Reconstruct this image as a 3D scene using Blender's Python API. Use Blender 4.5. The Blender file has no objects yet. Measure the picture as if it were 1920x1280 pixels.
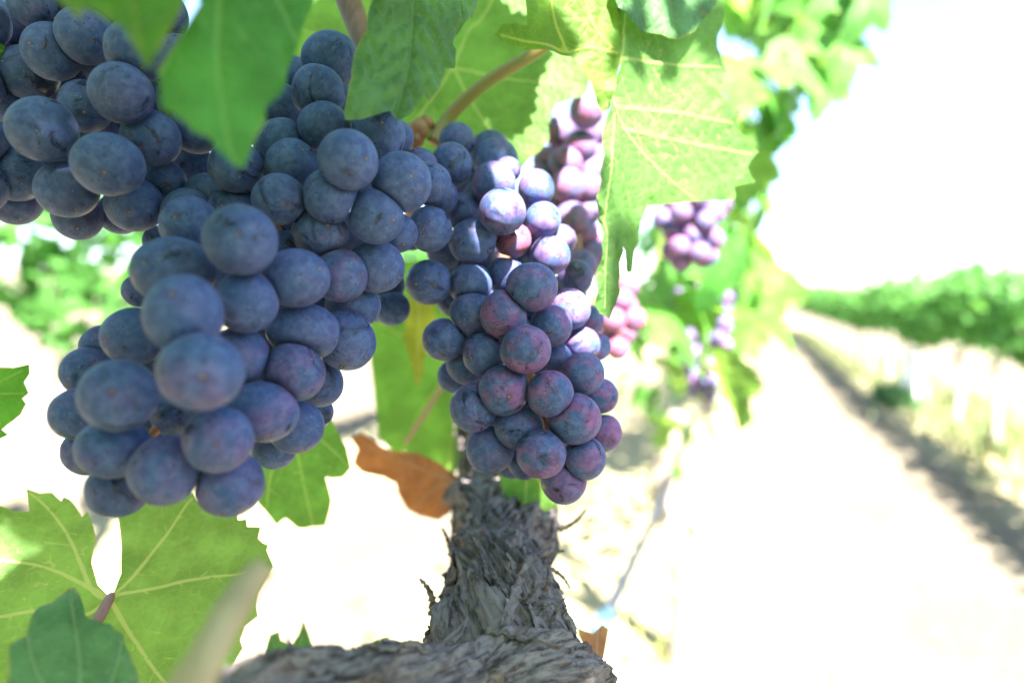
import bpy, bmesh, math, random
import numpy as np
from mathutils import Vector, Matrix
from mathutils.geometry import delaunay_2d_cdt
from mathutils.bvhtree import BVHTree

random.seed(7); rng = np.random.default_rng(7)
sc = bpy.context.scene
COL = sc.collection

# ------------------------------------------------------------------ camera, sky, sun, exposure
CAM = np.array([0.0, 0.0, 1.15]); PITCH = math.radians(2.46); FPX = 1280.0
cd = bpy.data.cameras.new('camera'); cam = bpy.data.objects.new('camera', cd); COL.objects.link(cam)
cam.location = CAM; cam.rotation_euler = (math.pi/2 - PITCH, 0, 0)
cd.sensor_width = 36; cd.lens = 24; cd.clip_start = 0.005; cd.clip_end = 2000
cd.dof.use_dof = True; cd.dof.focus_distance = 0.198; cd.dof.aperture_fstop = 5.6; cd.dof.aperture_blades = 0
sc.camera = cam
SUN = np.array([0.22, -0.61, 0.76]); SUN /= np.linalg.norm(SUN)
w = bpy.data.worlds.new('World'); sc.world = w; w.use_nodes = True
wn = w.node_tree.nodes; wl = w.node_tree.links
sky = wn.new('ShaderNodeTexSky'); sky.sky_type = 'NISHITA'; sky.sun_disc = False
sky.sun_elevation = math.asin(SUN[2]); sky.sun_rotation = math.atan2(SUN[0], SUN[1])
sky.air_density = 1.0; sky.dust_density = 1.0; sky.ozone_density = 1.0
wl.new(sky.outputs[0], wn['Background'].inputs[0]); wn['Background'].inputs[1].default_value = 0.054
sd = bpy.data.lights.new('sun', 'SUN'); sd.energy = 5.0; sd.angle = math.radians(0.5); sd.color = (1, .955, .88)
so = bpy.data.objects.new('sun', sd); COL.objects.link(so); so.location = (2, -1.5, 4)
so.rotation_euler = Vector(SUN).to_track_quat('Z', 'Y').to_euler()
vs = sc.view_settings; vs.view_transform = 'Standard'; vs.look = 'None'; vs.gamma = 1; vs.use_curve_mapping = False
vs.exposure = 3.6
sc.cycles.max_bounces = 10; sc.cycles.diffuse_bounces = 6; sc.cycles.transmission_bounces = 6
sc.cycles.caustics_reflective = False; sc.cycles.caustics_refractive = False

# ------------------------------------------------------------------ helpers
cp, sp = math.cos(PITCH), math.sin(PITCH)
RX = np.array([1., 0, 0]); FW = np.array([0, cp, -sp]); UP = np.array([0, sp, cp])
def P(x, y, z):                      # a point z metres in front of the lens
    return CAM + ((x-960)/FPX*z)*RX - ((y-640)/FPX*z)*UP + z*FW
def PX(p):
    d = np.asarray(p) - CAM; z = d @ FW
    return 960 + (d @ RX)/z*FPX, 640 - (d @ UP)/z*FPX, z

def _hash(ix, iy, iz):
    h = (ix*374761393 + iy*668265263 + iz*2147483647 + 1274126177) & 0xffffffff
    h = ((h ^ (h >> 13))*1274126177) & 0xffffffff
    return ((h ^ (h >> 16)) & 0xffff)/65535.0
def vnoise(p):                        # smooth value noise -1..1, p (n,3)
    p = np.asarray(p, float); i = np.floor(p).astype(np.int64); f = p - i; f = f*f*f*(f*(f*6-15)+10)
    r = 0
    for dx in (0, 1):
        for dy in (0, 1):
            for dz in (0, 1):
                wgt = (f[:, 0] if dx else 1-f[:, 0])*(f[:, 1] if dy else 1-f[:, 1])*(f[:, 2] if dz else 1-f[:, 2])
                r = r + wgt*_hash(i[:, 0]+dx, i[:, 1]+dy, i[:, 2]+dz)
    return r*2-1
def fbm(p, o=4):
    p = np.asarray(p, float); r = 0; a = 1; t = 0
    for k in range(o):
        r = r + a*vnoise(p*2**k + 17.3*k); t += a; a *= .5
    return r/t

def mesh_obj(name, verts, faces, mat, parent=None, smooth=True, loc=None, attrs=None):
    me = bpy.data.meshes.new(name); me.from_pydata([tuple(v) for v in verts], [], [tuple(f) for f in faces])
    if smooth: me.polygons.foreach_set('use_smooth', [True]*len(me.polygons))
    for k, v in (attrs or {}).items():
        v = np.asarray(v, np.float32)
        if v.ndim == 1:
            a = me.attributes.new(k, 'FLOAT', 'POINT'); a.data.foreach_set('value', v)
        else:
            a = me.attributes.new(k, 'FLOAT_VECTOR', 'POINT'); a.data.foreach_set('vector', v.ravel())
    if mat: me.materials.append(mat)
    o = bpy.data.objects.new(name, me); COL.objects.link(o)
    if loc is not None: o.location = loc
    if parent: o.parent = parent
    return o
def link_copy(name, me, parent, mw, color=(1, 1, 1, 1)):
    o = bpy.data.objects.new(name, me); COL.objects.link(o); o.parent = parent
    if parent: o.matrix_parent_inverse = Matrix.Identity(4); o.matrix_local = (Matrix.Translation(parent.location) @ parent.rotation_euler.to_matrix().to_4x4()).inverted() @ mw
    else: o.matrix_world = mw
    o.color = color
    return o
def empty(name, loc, label, cat, group=None):
    o = bpy.data.objects.new(name, None); COL.objects.link(o); o.location = loc; o.empty_display_size = .02
    o['label'] = label; o['category'] = cat
    if group: o['group'] = group
    return o
def rel(parent, pts): return np.asarray(pts) - np.array(parent.location)

# ---------------- materials
def mat_new(name):
    m = bpy.data.materials.new(name); m.use_nodes = True; nt = m.node_tree
    return m, nt, nt.nodes, nt.links, nt.nodes['Principled BSDF']
class G:                               # tiny node-graph helper
    def __init__(s, nt): s.nt = nt; s.n = nt.nodes; s.l = nt.links
    def put(s, sock, v):
        if isinstance(v, bpy.types.NodeSocket): s.l.new(v, sock)
        elif v is not None:
            if hasattr(sock.default_value, '__len__') and not hasattr(v, '__len__'): v = (v, v, v)
            if hasattr(v, '__len__') and len(v) == 3 and len(sock.default_value) == 4: v = (*v, 1)
            sock.default_value = v
    def math(s, op, a, b=None, clamp=False):
        n = s.n.new('ShaderNodeMath'); n.operation = op; n.use_clamp = clamp; s.put(n.inputs[0], a)
        if b is not None: s.put(n.inputs[1], b)
        return n.outputs[0]
    def mix(s, f, a, b, mode='MIX'):
        n = s.n.new('ShaderNodeMix'); n.data_type = 'RGBA'; n.blend_type = mode
        s.put(n.inputs[0], f); s.put(n.inputs[6], a); s.put(n.inputs[7], b); return n.outputs[2]
    def ramp(s, v, lo, hi, a=0., b=1.):
        n = s.n.new('ShaderNodeMapRange'); n.interpolation_type = 'SMOOTHSTEP'
        s.put(n.inputs[0], v); s.put(n.inputs[1], lo); s.put(n.inputs[2], hi); s.put(n.inputs[3], a); s.put(n.inputs[4], b); return n.outputs[0]
    def noise(s, vec, scale, detail=3, rough=.55, dist=0):
        n = s.n.new('ShaderNodeTexNoise'); s.put(n.inputs['Vector'], vec); n.inputs['Scale'].default_value = scale
        n.inputs['Detail'].default_value = detail; n.inputs['Roughness'].default_value = rough; n.inputs['Distortion'].default_value = dist
        return n.outputs[0]
    def voro(s, vec, scale, feat='F1', rand=1):
        n = s.n.new('ShaderNodeTexVoronoi'); n.feature = feat; s.put(n.inputs['Vector'], vec); n.inputs['Scale'].default_value = scale
        n.inputs['Randomness'].default_value = rand; return n
    def attr(s, name):
        n = s.n.new('ShaderNodeAttribute'); n.attribute_name = name; return n
    def vadd(s, a, b):
        n = s.n.new('ShaderNodeVectorMath'); n.operation = 'ADD'; s.put(n.inputs[0], a); s.put(n.inputs[1], b); return n.outputs[0]
    def vscale(s, a, k):
        n = s.n.new('ShaderNodeVectorMath'); n.operation = 'MULTIPLY'; s.put(n.inputs[0], a); s.put(n.inputs[1], k); return n.outputs[0]
    def bump(s, h, strength, dist, normal=None):
        n = s.n.new('ShaderNodeBump'); n.inputs['Strength'].default_value = strength; n.inputs['Distance'].default_value = dist
        s.put(n.inputs['Height'], h)
        if normal: s.l.new(normal, n.inputs['Normal'])
        return n.outputs[0]

def make_grape_mat():
    m, nt, n, l, b = mat_new('grape_skin'); g = G(nt)
    tc = n.new('ShaderNodeTexCoord').outputs['Object']; oi = n.new('ShaderNodeObjectInfo')
    sep = n.new('ShaderNodeSeparateColor'); l.new(oi.outputs['Color'], sep.inputs[0])
    tint, ripe, rnd = sep.outputs[0], sep.outputs[1], sep.outputs[2]
    off = n.new('ShaderNodeCombineXYZ'); l.new(g.math('MULTIPLY', rnd, 7.0), off.inputs[0]); l.new(g.math('MULTIPLY', rnd, 3.1), off.inputs[1])
    v = g.vadd(tc, off.outputs[0])
    n1 = g.noise(v, 130, 4, .6, .4)             # soft blush patches
    n2 = g.noise(v, 420, 3, .6)                 # mottled bloom
    n3 = g.noise(v, 1700, 2, .6)                # wax grain
    blush = g.math('MULTIPLY', g.ramp(n1, .40, .62), tint)
    bloom = g.mix(g.ramp(n2, .35, .7), (.040, .068, .190), (.074, .110, .256))
    pinkc = g.mix(g.ramp(n2, .3, .7), (.165, .054, .165), (.225, .095, .235))
    c = g.mix(blush, bloom, pinkc)
    c = g.mix(g.math('MULTIPLY', ripe, g.ramp(n1, .30, .60, .35, 1)), c, (.26, .075, .11))
    c = g.mix(g.ramp(n3, .60, .78, 0, .28), c, (.20, .225, .32))        # pale wax specks
    rub = g.math('MULTIPLY', g.ramp(g.noise(v, 85, 6, .68, 1.4), g.math('ADD', g.math('MULTIPLY', rnd, -.09), .58), .66), .8)   # rubbed-off bloom
    c = g.mix(rub, c, (.016, .018, .042))
    vo = g.voro(v, 620)                                               # lenticel dots
    dot = g.math('MULTIPLY', g.ramp(vo.outputs['Distance'], .13, .24, 1, 0),
                 g.math('GREATER_THAN', g.noise(v, 300, 1), .50))
    c = g.mix(g.math('MULTIPLY', dot, .75), c, (.050, .028, .040))
    vo2 = g.voro(g.vadd(v, (.3, .1, .2)), 230)
    dot2 = g.math('MULTIPLY', g.ramp(vo2.outputs['Distance'], .07, .17, 1, 0), g.math('GREATER_THAN', g.noise(g.vadd(v, (.7, 0, 0)), 150, 1), .55))
    c = g.mix(g.math('MULTIPLY', dot2, .7), c, (.10, .045, .035))
    vo3 = g.voro(g.vadd(v, (.13, .41, .2)), 900)                       # tiny bright dust
    dust = g.math('MULTIPLY', g.ramp(vo3.outputs['Distance'], .08, .15, 1, 0), g.math('GREATER_THAN', g.noise(g.vadd(v, (.2, .7, 0)), 260, 1), .54))
    c = g.mix(g.math('MULTIPLY', dust, .6), c, (.40, .40, .44))
    sx = n.new('ShaderNodeSeparateXYZ'); l.new(tc, sx.inputs[0])       # brown blush round the style scar (local +Z)
    rr = g.math('SQRT', g.math('ADD', g.math('POWER', sx.outputs[0], 2), g.math('POWER', sx.outputs[1], 2)))
    rr = g.math('ADD', rr, g.math('MULTIPLY', g.math('SUBTRACT', n2, .5), .0022))
    near = g.math('MULTIPLY', g.ramp(rr, .0003, .0012, 1, 0), g.math('GREATER_THAN', sx.outputs[2], 0))
    c = g.mix(g.math('MULTIPLY', near, .6), c, (.085, .045, .060))
    # russet scuff
    scf = g.math('MULTIPLY', g.ramp(g.noise(g.vscale(v, (1, 2.4, 1)), 210, 5, .7, .6), .655, .72), g.ramp(rnd, .25, .5))
    c = g.mix(scf, c, (.085, .052, .030))
    g.put(b.inputs['Base Color'], c)
    g.put(b.inputs['Roughness'], g.math('ADD', g.math('MULTIPLY', rub, -.45), .58))
    b.inputs['Specular IOR Level'].default_value = .22
    b.inputs['Sheen Weight'].default_value = .04; b.inputs['Sheen Roughness'].default_value = .45; b.inputs['Sheen Tint'].default_value = (.75, .82, 1, 1)
    h = g.math('ADD', g.math('MULTIPLY', n3, .35), g.math('MULTIPLY', g.math('ADD', dot, dot2), -.5))
    l.new(g.bump(h, .35, .00012), b.inputs['Normal'])
    return m
def make_leaf_mat(name, base, trans, vein, tfac=.42, quilt=1.0, dry=False, veinmix=.75):
    m, nt, n, l, b = mat_new(name); g = G(nt)
    vd1, vd2, luv = g.attr('vein_main').outputs['Fac'], g.attr('vein_side').outputs['Fac'], g.attr('leaf_uv').outputs['Vector']
    oi = n.new('ShaderNodeObjectInfo'); rnd = oi.outputs['Random']
    uvn = g.vadd(luv, oi.outputs['Location'])
    nz = g.noise(uvn, 55, 4, .6); nf = g.noise(uvn, 900, 3, .6)
    vor = g.voro(uvn, 260, 'DISTANCE_TO_EDGE'); ter = g.ramp(vor.outputs['Distance'], .015, .085, 1, 0)
    m1 = g.ramp(vd1, .00002, .00042, 1, 0); m2 = g.ramp(vd2, .0, .00030, 1, 0)
    vm = g.math('MAXIMUM', m1, g.math('MULTIPLY', m2, .6)); vm = g.math('MAXIMUM', vm, g.math('MULTIPLY', ter, .14 if not dry else .1))
    vm = g.math('MULTIPLY', vm, veinmix)
    dk = tuple(x*.68 for x in base); lt = tuple(min(1, x*1.30) for x in base)
    c = g.mix(g.ramp(nz, .3, .7), dk, lt); c = g.mix(g.ramp(nf, .35, .7, 0, .25), c, lt)
    tcx = g.mix(g.ramp(nz, .3, .7), tuple(x*.78 for x in trans), tuple(min(1, x*1.18) for x in trans))
    c = g.mix(vm, c, vein); tcx = g.mix(g.math('MULTIPLY', vm, .6), tcx, tuple(min(1, x*1.2) for x in vein))
    spot = g.math('MULTIPLY', g.ramp(g.noise(uvn, 120, 4, .7), .685, .73), .65)       # blemishes
    c = g.mix(spot, c, (.16, .09, .04)); tcx = g.mix(spot, tcx, (.2, .1, .03))
    ed = g.attr('edge_dist').outputs['Fac']                                            # yellow-brown rim
    em = g.math('MULTIPLY', g.ramp(ed, .0001, .0007, 1, 0), g.ramp(nz, .42, .62, 0, .5))
    c = g.mix(em, c, (.30, .25, .05)); tcx = g.mix(em, tcx, (.45, .34, .06))
    c = g.mix(1.0, c, oi.outputs['Color'], 'MULTIPLY'); tcx = g.mix(1.0, tcx, oi.outputs['Color'], 'MULTIPLY')
    g.put(b.inputs['Base Color'], c); b.inputs['Roughness'].default_value = .55; b.inputs['Specular IOR Level'].default_value = .22
    h = g.math('ADD', g.math('MULTIPLY', g.ramp(vor.outputs['Distance'], 0, .35), .55), g.math('MULTIPLY', nf, .25))
    h = g.math('ADD', h, g.math('MULTIPLY', vm, -.5))
    bn = g.bump(h, .55*quilt, .0006); l.new(bn, b.inputs['Normal'])
    t = n.new('ShaderNodeBsdfTranslucent'); g.put(t.inputs[0], tcx); l.new(bn, t.inputs['Normal'])
    mx = n.new('ShaderNodeMixShader'); mx.inputs[0].default_value = tfac
    l.new(b.outputs[0], mx.inputs[1]); l.new(t.outputs[0], mx.inputs[2]); l.new(mx.outputs[0], n['Material Output'].inputs[0])
    return m
def make_bark_mat():
    m, nt, n, l, b = mat_new('old_vine_bark'); g = G(nt)
    uv = g.attr('bark_uv').outputs['Vector']       # (angle*r, along, 0) metres
    wv = g.noise(uv, 60, 3, .6)
    ws = n.new('ShaderNodeCombineXYZ'); l.new(g.math('MULTIPLY', wv, .012), ws.inputs[0])
    q = g.vscale(g.vadd(uv, ws.outputs[0]), (1, .22, 1))
    f1 = g.noise(q, 520, 5, .7); f2 = g.noise(q, 1500, 4, .7); big = g.noise(uv, 70, 4, .6, .6); lich = g.noise(uv, 170, 5, .7)
    c = g.mix(g.ramp(big, .38, .62), (.062, .049, .050), (.125, .100, .102))
    c = g.mix(g.ramp(f1, .40, .62), c, (.195, .168, .165)); c = g.mix(g.ramp(f1, .36, .46, .8, 0), c, (.026, .019, .018))
    c = g.mix(g.ramp(g.noise(uv, 120, 3), .55, .68, 0, .55), c, (.135, .080, .072))
    c = g.mix(g.ramp(lich, .62, .72, 0, .6), c, (.27, .28, .27))
    c = g.mix(g.ramp(f2, .62, .72, 0, .45), c, (.33, .30, .28))
    g.put(b.inputs['Base Color'], c); b.inputs['Roughness'].default_value = .85; b.inputs['Specular IOR Level'].default_value = .2
    h = g.math('ADD', f1, g.math('MULTIPLY', f2, .5)); l.new(g.bump(h, .5, .0006), b.inputs['Normal'])
    return m
def simple_mat(name, c1, c2, scale, rough=.6, bump=.3, bd=.001, stretch=None):
    m, nt, n, l, b = mat_new(name); g = G(nt); tc = n.new('ShaderNodeTexCoord').outputs['Object']
    if stretch: tc = g.vscale(tc, stretch)
    nz = g.noise(tc, scale, 5, .65); g.put(b.inputs['Base Color'], g.mix(g.ramp(nz, .3, .7), c1, c2)); b.inputs['Roughness'].default_value = rough
    l.new(g.bump(nz, bump, bd), b.inputs['Normal']); return m

M_GRAPE = make_grape_mat()
M_LEAF = make_leaf_mat('leaf_upper', (.050, .150, .032), (.14, .36, .06), (.20, .30, .09))
M_LEAFQ = make_leaf_mat('leaf_quilted', (.085, .185, .070), (.15, .34, .03), (.15, .27, .11), tfac=.32, quilt=1.8, veinmix=.5)
M_UNDER = make_leaf_mat('leaf_underside', (.092, .185, .055), (.22, .43, .08), (.42, .45, .18), tfac=.5)
M_BLUE = make_leaf_mat('leaf_bluish', (.050, .130, .060), (.08, .22, .04), (.13, .23, .11), tfac=.25, quilt=1.4, veinmix=.5)
M_YEL = make_leaf_mat('leaf_yellow', (.25, .27, .04), (.48, .46, .03), (.45, .42, .15), tfac=.5)
M_DRY = make_leaf_mat('leaf_dry', (.27, .115, .048), (.46, .16, .04), (.34, .20, .11), tfac=.42, dry=True)
M_BARK = make_bark_mat()
M_CANE = simple_mat('cane', (.10, .040, .022), (.21, .10, .055), 260, .55, .4, .0008, (1, 1, .15))
M_PETI = simple_mat('petiole', (.20, .20, .06), (.27, .16, .07), 200, .5, .2, .0004)
M_PINK = simple_mat('petiole_pink', (.33, .20, .14), (.36, .12, .13), 160, .5, .2, .0003)
M_SCAR = simple_mat('style_scar', (.10, .055, .035), (.36, .29, .19), 1800, .7, .5, .0003)
M_RACH = simple_mat('rachis', (.22, .085, .05), (.33, .17, .08), 300, .6, .3, .0006)
M_STUB = simple_mat('dry_wood', (.27, .20, .115), (.36, .28, .175), 90, .7, .4, .0008, (1, 1, .2))
M_HOSE = simple_mat('hose', (.010, .014, .022), (.014, .018, .028), 40, .6, .1, .001)
M_CLIP = simple_mat('clip', (.045, .11, .15), (.06, .13, .17), 30, .4, .1, .001)
M_WHITE = simple_mat('white_sleeve', (.74, .74, .72), (.82, .82, .8), 12, .5, .1, .002)
M_POST = simple_mat('trunk_wood', (.20, .165, .13), (.34, .29, .24), 40, .85, .8, .01, (1, 1, .2))

# ------------------------------------------------------------------ ground (cross slope, uphill to the left of the rows)
RD = np.array([.325, .9457, 0]); RD /= np.linalg.norm(RD); RN = np.array([RD[1], -RD[0], 0])     # along rows / to the right
SLOPE = .05
OFF_OWN, OFF_R, OFF_L = -.2, 2.12, -2.52
def rise(t): u = np.maximum(np.asarray(t, float)-5, 0); return .026*(u-5*(1-np.exp(-u/5)))
def gz(x, y): return float(-SLOPE*(x*RN[0] + y*RN[1]) + rise(x*RD[0] + y*RD[1]))
def on_row(off, s): q = RN*off + RD*s; return np.array([q[0], q[1], gz(q[0], q[1])])
def ground_mesh():
    t = np.concatenate([[-600, -300, -120, -60, -30, -15], np.linspace(-8, 20, 113), [25, 35, 50, 80, 140, 300, 600]])
    s = np.concatenate([[-600, -200, -60, -20, -8], np.linspace(-3, 9, 97), [12, 18, 30, 60, 200, 600]])
    T, S = np.meshgrid(t, s, indexing='ij'); q = S[..., None]*RN + T[..., None]*RD
    z = -SLOPE*S + rise(T); p = np.stack([q[..., 0], q[..., 1], z], -1).reshape(-1, 3)
    near = np.exp(-((T/30)**2+(S/15)**2)).ravel(); p[:, 2] += near*(.025*fbm(p*np.array([1.2, 1.2, 0]), 3)+.012*fbm(p*np.array([6, 6, 0]), 2))
    nt_, ns = T.shape; f = [(i*ns+j, i*ns+j+1, (i+1)*ns+j+1, (i+1)*ns+j) for i in range(nt_-1) for j in range(ns-1)]
    return p, [q[::-1] for q in f]
def make_ground_mat():
    m, nt, n, l, b = mat_new('dry_soil'); g = G(nt); tc = n.new('ShaderNodeTexCoord').outputs['Object']
    a = g.noise(tc, 1.4, 5, .6); s = g.noise(tc, 26, 5, .7); f = g.noise(tc, 160, 3, .6)
    c = g.mix(g.ramp(a, .35, .65), (.092, .075, .053), (.125, .107, .078)); c = g.mix(g.ramp(s, .35, .7, 0, .6), c, (.15, .132, .10))
    c = g.mix(g.ramp(f, .55, .75, 0, .5), c, (.08, .064, .045)); c = g.mix(g.ramp(g.noise(g.vadd(tc, (5, 3, 0)), 2.2, 5, .7), .60, .72, 0, .55), c, (.09, .105, .035))
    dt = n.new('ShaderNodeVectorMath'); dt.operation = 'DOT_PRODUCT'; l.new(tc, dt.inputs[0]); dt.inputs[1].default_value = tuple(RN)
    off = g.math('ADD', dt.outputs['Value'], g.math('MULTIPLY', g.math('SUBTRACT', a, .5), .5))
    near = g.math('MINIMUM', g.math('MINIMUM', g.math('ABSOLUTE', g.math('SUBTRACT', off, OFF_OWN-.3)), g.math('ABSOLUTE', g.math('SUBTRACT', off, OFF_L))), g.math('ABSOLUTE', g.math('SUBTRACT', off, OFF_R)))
    shadow_lift = g.mix(g.ramp(s, .35, .65), (.24, .21, .11), (.31, .28, .165)); c = g.mix(g.ramp(near, .35, .75, .9, 0), c, shadow_lift)  # pale straw-toned strip along the rows, coloured to lighten their shadow
    g.put(b.inputs['Base Color'], c); b.inputs['Roughness'].default_value = .95; b.inputs['Specular IOR Level'].default_value = .1
    l.new(g.bump(g.math('ADD', s, g.math('MULTIPLY', f, .4)), .6, .02), b.inputs['Normal']); return m
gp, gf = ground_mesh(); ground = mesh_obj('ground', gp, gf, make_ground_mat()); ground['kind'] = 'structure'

# ------------------------------------------------------------------ generic vine leaf meshes
def leaf_outline(n_teeth=9, seed=0, size=1.0):
    r = random.Random(seed); lob = [(-128, .62), (-62, .86), (0, 1.0), (62, .86), (128, .62)]
    sin_ = [(-95, .60), (-33, .60), (33, .60), (95, .60)]
    key = sorted([(-172, .20), (-155, .50)] + lob + sin_ + [(155, .50), (172, .20)])
    ang = np.array([k[0] for k in key], float); rad = np.array([k[1]*r.uniform(.93, 1.07) for k in key])
    pts = []
    for a in np.linspace(-172, 172, 8*n_teeth+1):
        R = np.interp(a, ang, rad); ph = (a+172)/344*4*n_teeth; tooth = abs((ph % 1)-.5)*2
        R *= 1 + .085*(tooth-.5)
        pts.append((R*math.sin(math.radians(a)), R*math.cos(math.radians(a))))
    return [(x*size, y*size) for x, y in pts], [(math.radians(a), rr) for a, rr in lob]
def seg_dist(p, a, b):
    ab = b-a; t = np.clip(((p-a) @ ab)/max(ab @ ab, 1e-12), 0, 1); d = p - (a + t[:, None]*ab); return np.sqrt((d**2).sum(1)), t
def vein_fields(pts2, mains, width, side=True, spacing=.0085, sidelen=.6):
    """mains: list of 2D polylines; returns distance fields minus half-widths"""
    d1 = np.full(len(pts2), 1.0); d2 = np.full(len(pts2), 1.0)
    for mp in mains:
        mp = [np.array(q, float) for q in mp]; L = [np.linalg.norm(mp[i+1]-mp[i]) for i in range(len(mp)-1)]; tot = sum(L); acc = 0
        for i in range(len(mp)-1):
            d, t = seg_dist(pts2, mp[i], mp[i+1]); ww = width*(1-.75*(acc+t*L[i])/tot); d1 = np.minimum(d1, d-ww)
            acc += L[i]
        if side:
            s = spacing*.9; k = 0
            while s < tot*.93:
                acc = 0
                for i in range(len(mp)-1):
                    if acc+L[i] >= s: break
                    acc += L[i]
                tdir = (mp[i+1]-mp[i])/L[i]; q = mp[i] + tdir*(s-acc); sg = 1 if k % 2 else -1
                a = math.radians(48)*sg; d0 = np.array([tdir[0]*math.cos(a)-tdir[1]*math.sin(a), tdir[0]*math.sin(a)+tdir[1]*math.cos(a)])
                ln = sidelen*(tot-s)*.62+spacing*.6
                mid = q + d0*ln*.5; e = mid + (d0*.82+tdir*.4)*ln*.5
                for A_, B_, w0 in ((q, mid, .42), (mid, e, .25)):
                    d, t = seg_dist(pts2, A_, B_); d2 = np.minimum(d2, d-width*w0*(1-.4*t))
                s += spacing*random.uniform(.42, .62); k += 1
    return d1, d2
def tri_leaf(outline, spacing, extra=None):
    o = np.array(outline, float); n = len(o); lo, hi = o.min(0), o.max(0)
    xs = np.arange(lo[0], hi[0], spacing); ys = np.arange(lo[1], hi[1], spacing*.87)
    g = np.array([(x+(spacing/2 if j % 2 else 0), y) for j, y in enumerate(ys) for x in xs]) + rng.uniform(-.18, .18, (len(xs)*len(ys), 2))*spacing
    ins = np.zeros(len(g), bool); ed = np.full(len(g), 9.)
    for i in range(n):
        a, b = o[i], o[(i+1) % n]
        c = ((a[1] > g[:, 1]) != (b[1] > g[:, 1])) & (g[:, 0] < (b[0]-a[0])*(g[:, 1]-a[1])/((b[1]-a[1]) or 1e-12)+a[0]); ins ^= c
        ed = np.minimum(ed, seg_dist(g, a, b)[0])
    keep = ins & (ed > spacing*.45); gk = g[keep]
    if extra is not None and len(extra):
        ex = np.array(extra); i2 = np.zeros(len(ex), bool); e2 = np.full(len(ex), 9.)
        for i in range(n):
            a, b = o[i], o[(i+1) % n]
            i2 ^= ((a[1] > ex[:, 1]) != (b[1] > ex[:, 1])) & (ex[:, 0] < (b[0]-a[0])*(ex[:, 1]-a[1])/((b[1]-a[1]) or 1e-12)+a[0]); e2 = np.minimum(e2, seg_dist(ex, a, b)[0])
        ex = ex[i2 & (e2 > spacing*.45)]
        if len(ex):
            dmin = np.array([np.min(((ex-q)**2).sum(1)) for q in gk]); gk = np.vstack([gk[dmin > (spacing*.32)**2], ex])
    pts = np.vstack([o, gk])
    r = delaunay_2d_cdt([Vector(p) for p in pts], [], [list(range(n))], 1, 1e-9)
    v2 = np.array([(v.x, v.y) for v in r[0]]); f = [tuple(q) for q in r[2] if len(q) >= 3]
    e = np.full(len(v2), 9.)
    for i in range(n): e = np.minimum(e, seg_dist(v2, o[i], o[(i+1) % n])[0])
    return v2, f, e
def densify(o, step):
    r = []
    for i in range(len(o)):
        a, b = np.array(o[i], float), np.array(o[(i+1) % len(o)], float); k = max(1, int(np.linalg.norm(b-a)/step))
        for j in range(k): r.append(a+(b-a)*j/k)
    return r

def generic_leaf_mesh(name, seed, spacing, mat, fold=.25, curl=.3, teeth=9):
    """unit leaf: petiole at origin, tip towards +Y, radius about 1 (scaled per object)"""
    out, lob = leaf_outline(teeth, seed)
    v2, f, e = tri_leaf(out, spacing)
    mains = [[(0, 0), (.5*r*math.sin(a), .5*r*math.cos(a)), (.97*r*math.sin(a), .97*r*math.cos(a))] for a, r in lob]
    s = .06                            # metres per unit for vein fields
    d1, d2 = vein_fields(v2*s, [[(x*s, y*s) for x, y in m_] for m_ in mains], .0006)
    rr = np.hypot(v2[:, 0], v2[:, 1])
    z = fold*np.abs(v2[:, 0])**1.3 - curl*np.maximum(v2[:, 1], 0)**2*.5 - curl*.35*rr**2
    z += .07*fbm(np.c_[v2*2.2, np.full(len(v2), seed*3.7)], 3) + .05*np.minimum(np.maximum(np.minimum(d1, d2), 0)/.004, 1)
    me_o = mesh_obj(name, np.c_[v2, z], f, mat, attrs={'vein_main': d1, 'vein_side': d2, 'leaf_uv': np.c_[v2*s, z*0], 'edge_dist': e*s})
    me = me_o.data; bpy.data.objects.remove(me_o); return me
LEAF_MED = [generic_leaf_mesh('leaf', k, .085, m_, fo, cu) for k, m_, fo, cu in ((1, M_LEAF, .3, .35), (2, M_LEAF, .15, .6), (3, M_UNDER, .4, .2), (4, M_LEAF, -.2, .45))]
LEAF_LOW = [generic_leaf_mesh('leaf', k, .3, m_, fo, cu, 4) for k, m_, fo, cu in ((5, M_LEAF, .3, .35), (6, M_LEAF, .1, .6), (7, M_UNDER, .35, .2), (8, M_LEAF, -.2, .45))]

def tube(path, radii, seg=12, cap=True):
    path = [np.array(p, float) for p in path]; V = []; F = []; up = np.array([.3, .2, .93])
    for i, p in enumerate(path):
        t = path[min(i+1, len(path)-1)] - path[max(i-1, 0)]; t /= np.linalg.norm(t)
        a = np.cross(t, up); a /= np.linalg.norm(a); b = np.cross(a, t)
        for k in range(seg):
            th = 2*math.pi*k/seg; V.append(p + radii[i]*(math.cos(th)*a + math.sin(th)*b))
    for i in range(len(path)-1):
        for k in range(seg): F.append((i*seg+k, i*seg+(k+1) % seg, (i+1)*seg+(k+1) % seg, (i+1)*seg+k))
    if cap: F.append(tuple(range(seg))[::-1]); F.append(tuple((len(path)-1)*seg+k for k in range(seg)))
    return V, F
def smooth_path(pts, n):
    pts = np.array(pts, float); k = len(pts); out = []
    for u in np.linspace(0, k-1, n):
        i = min(int(u), k-2); t = u-i; p0, p1, p2, p3 = pts[max(i-1, 0)], pts[i], pts[i+1], pts[min(i+2, k-1)]
        out.append(.5*((2*p1)+(-p0+p2)*t+(2*p0-5*p1+4*p2-p3)*t*t+(-p0+3*p1-3*p2+p3)*t**3))
    return np.array(out)

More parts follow.
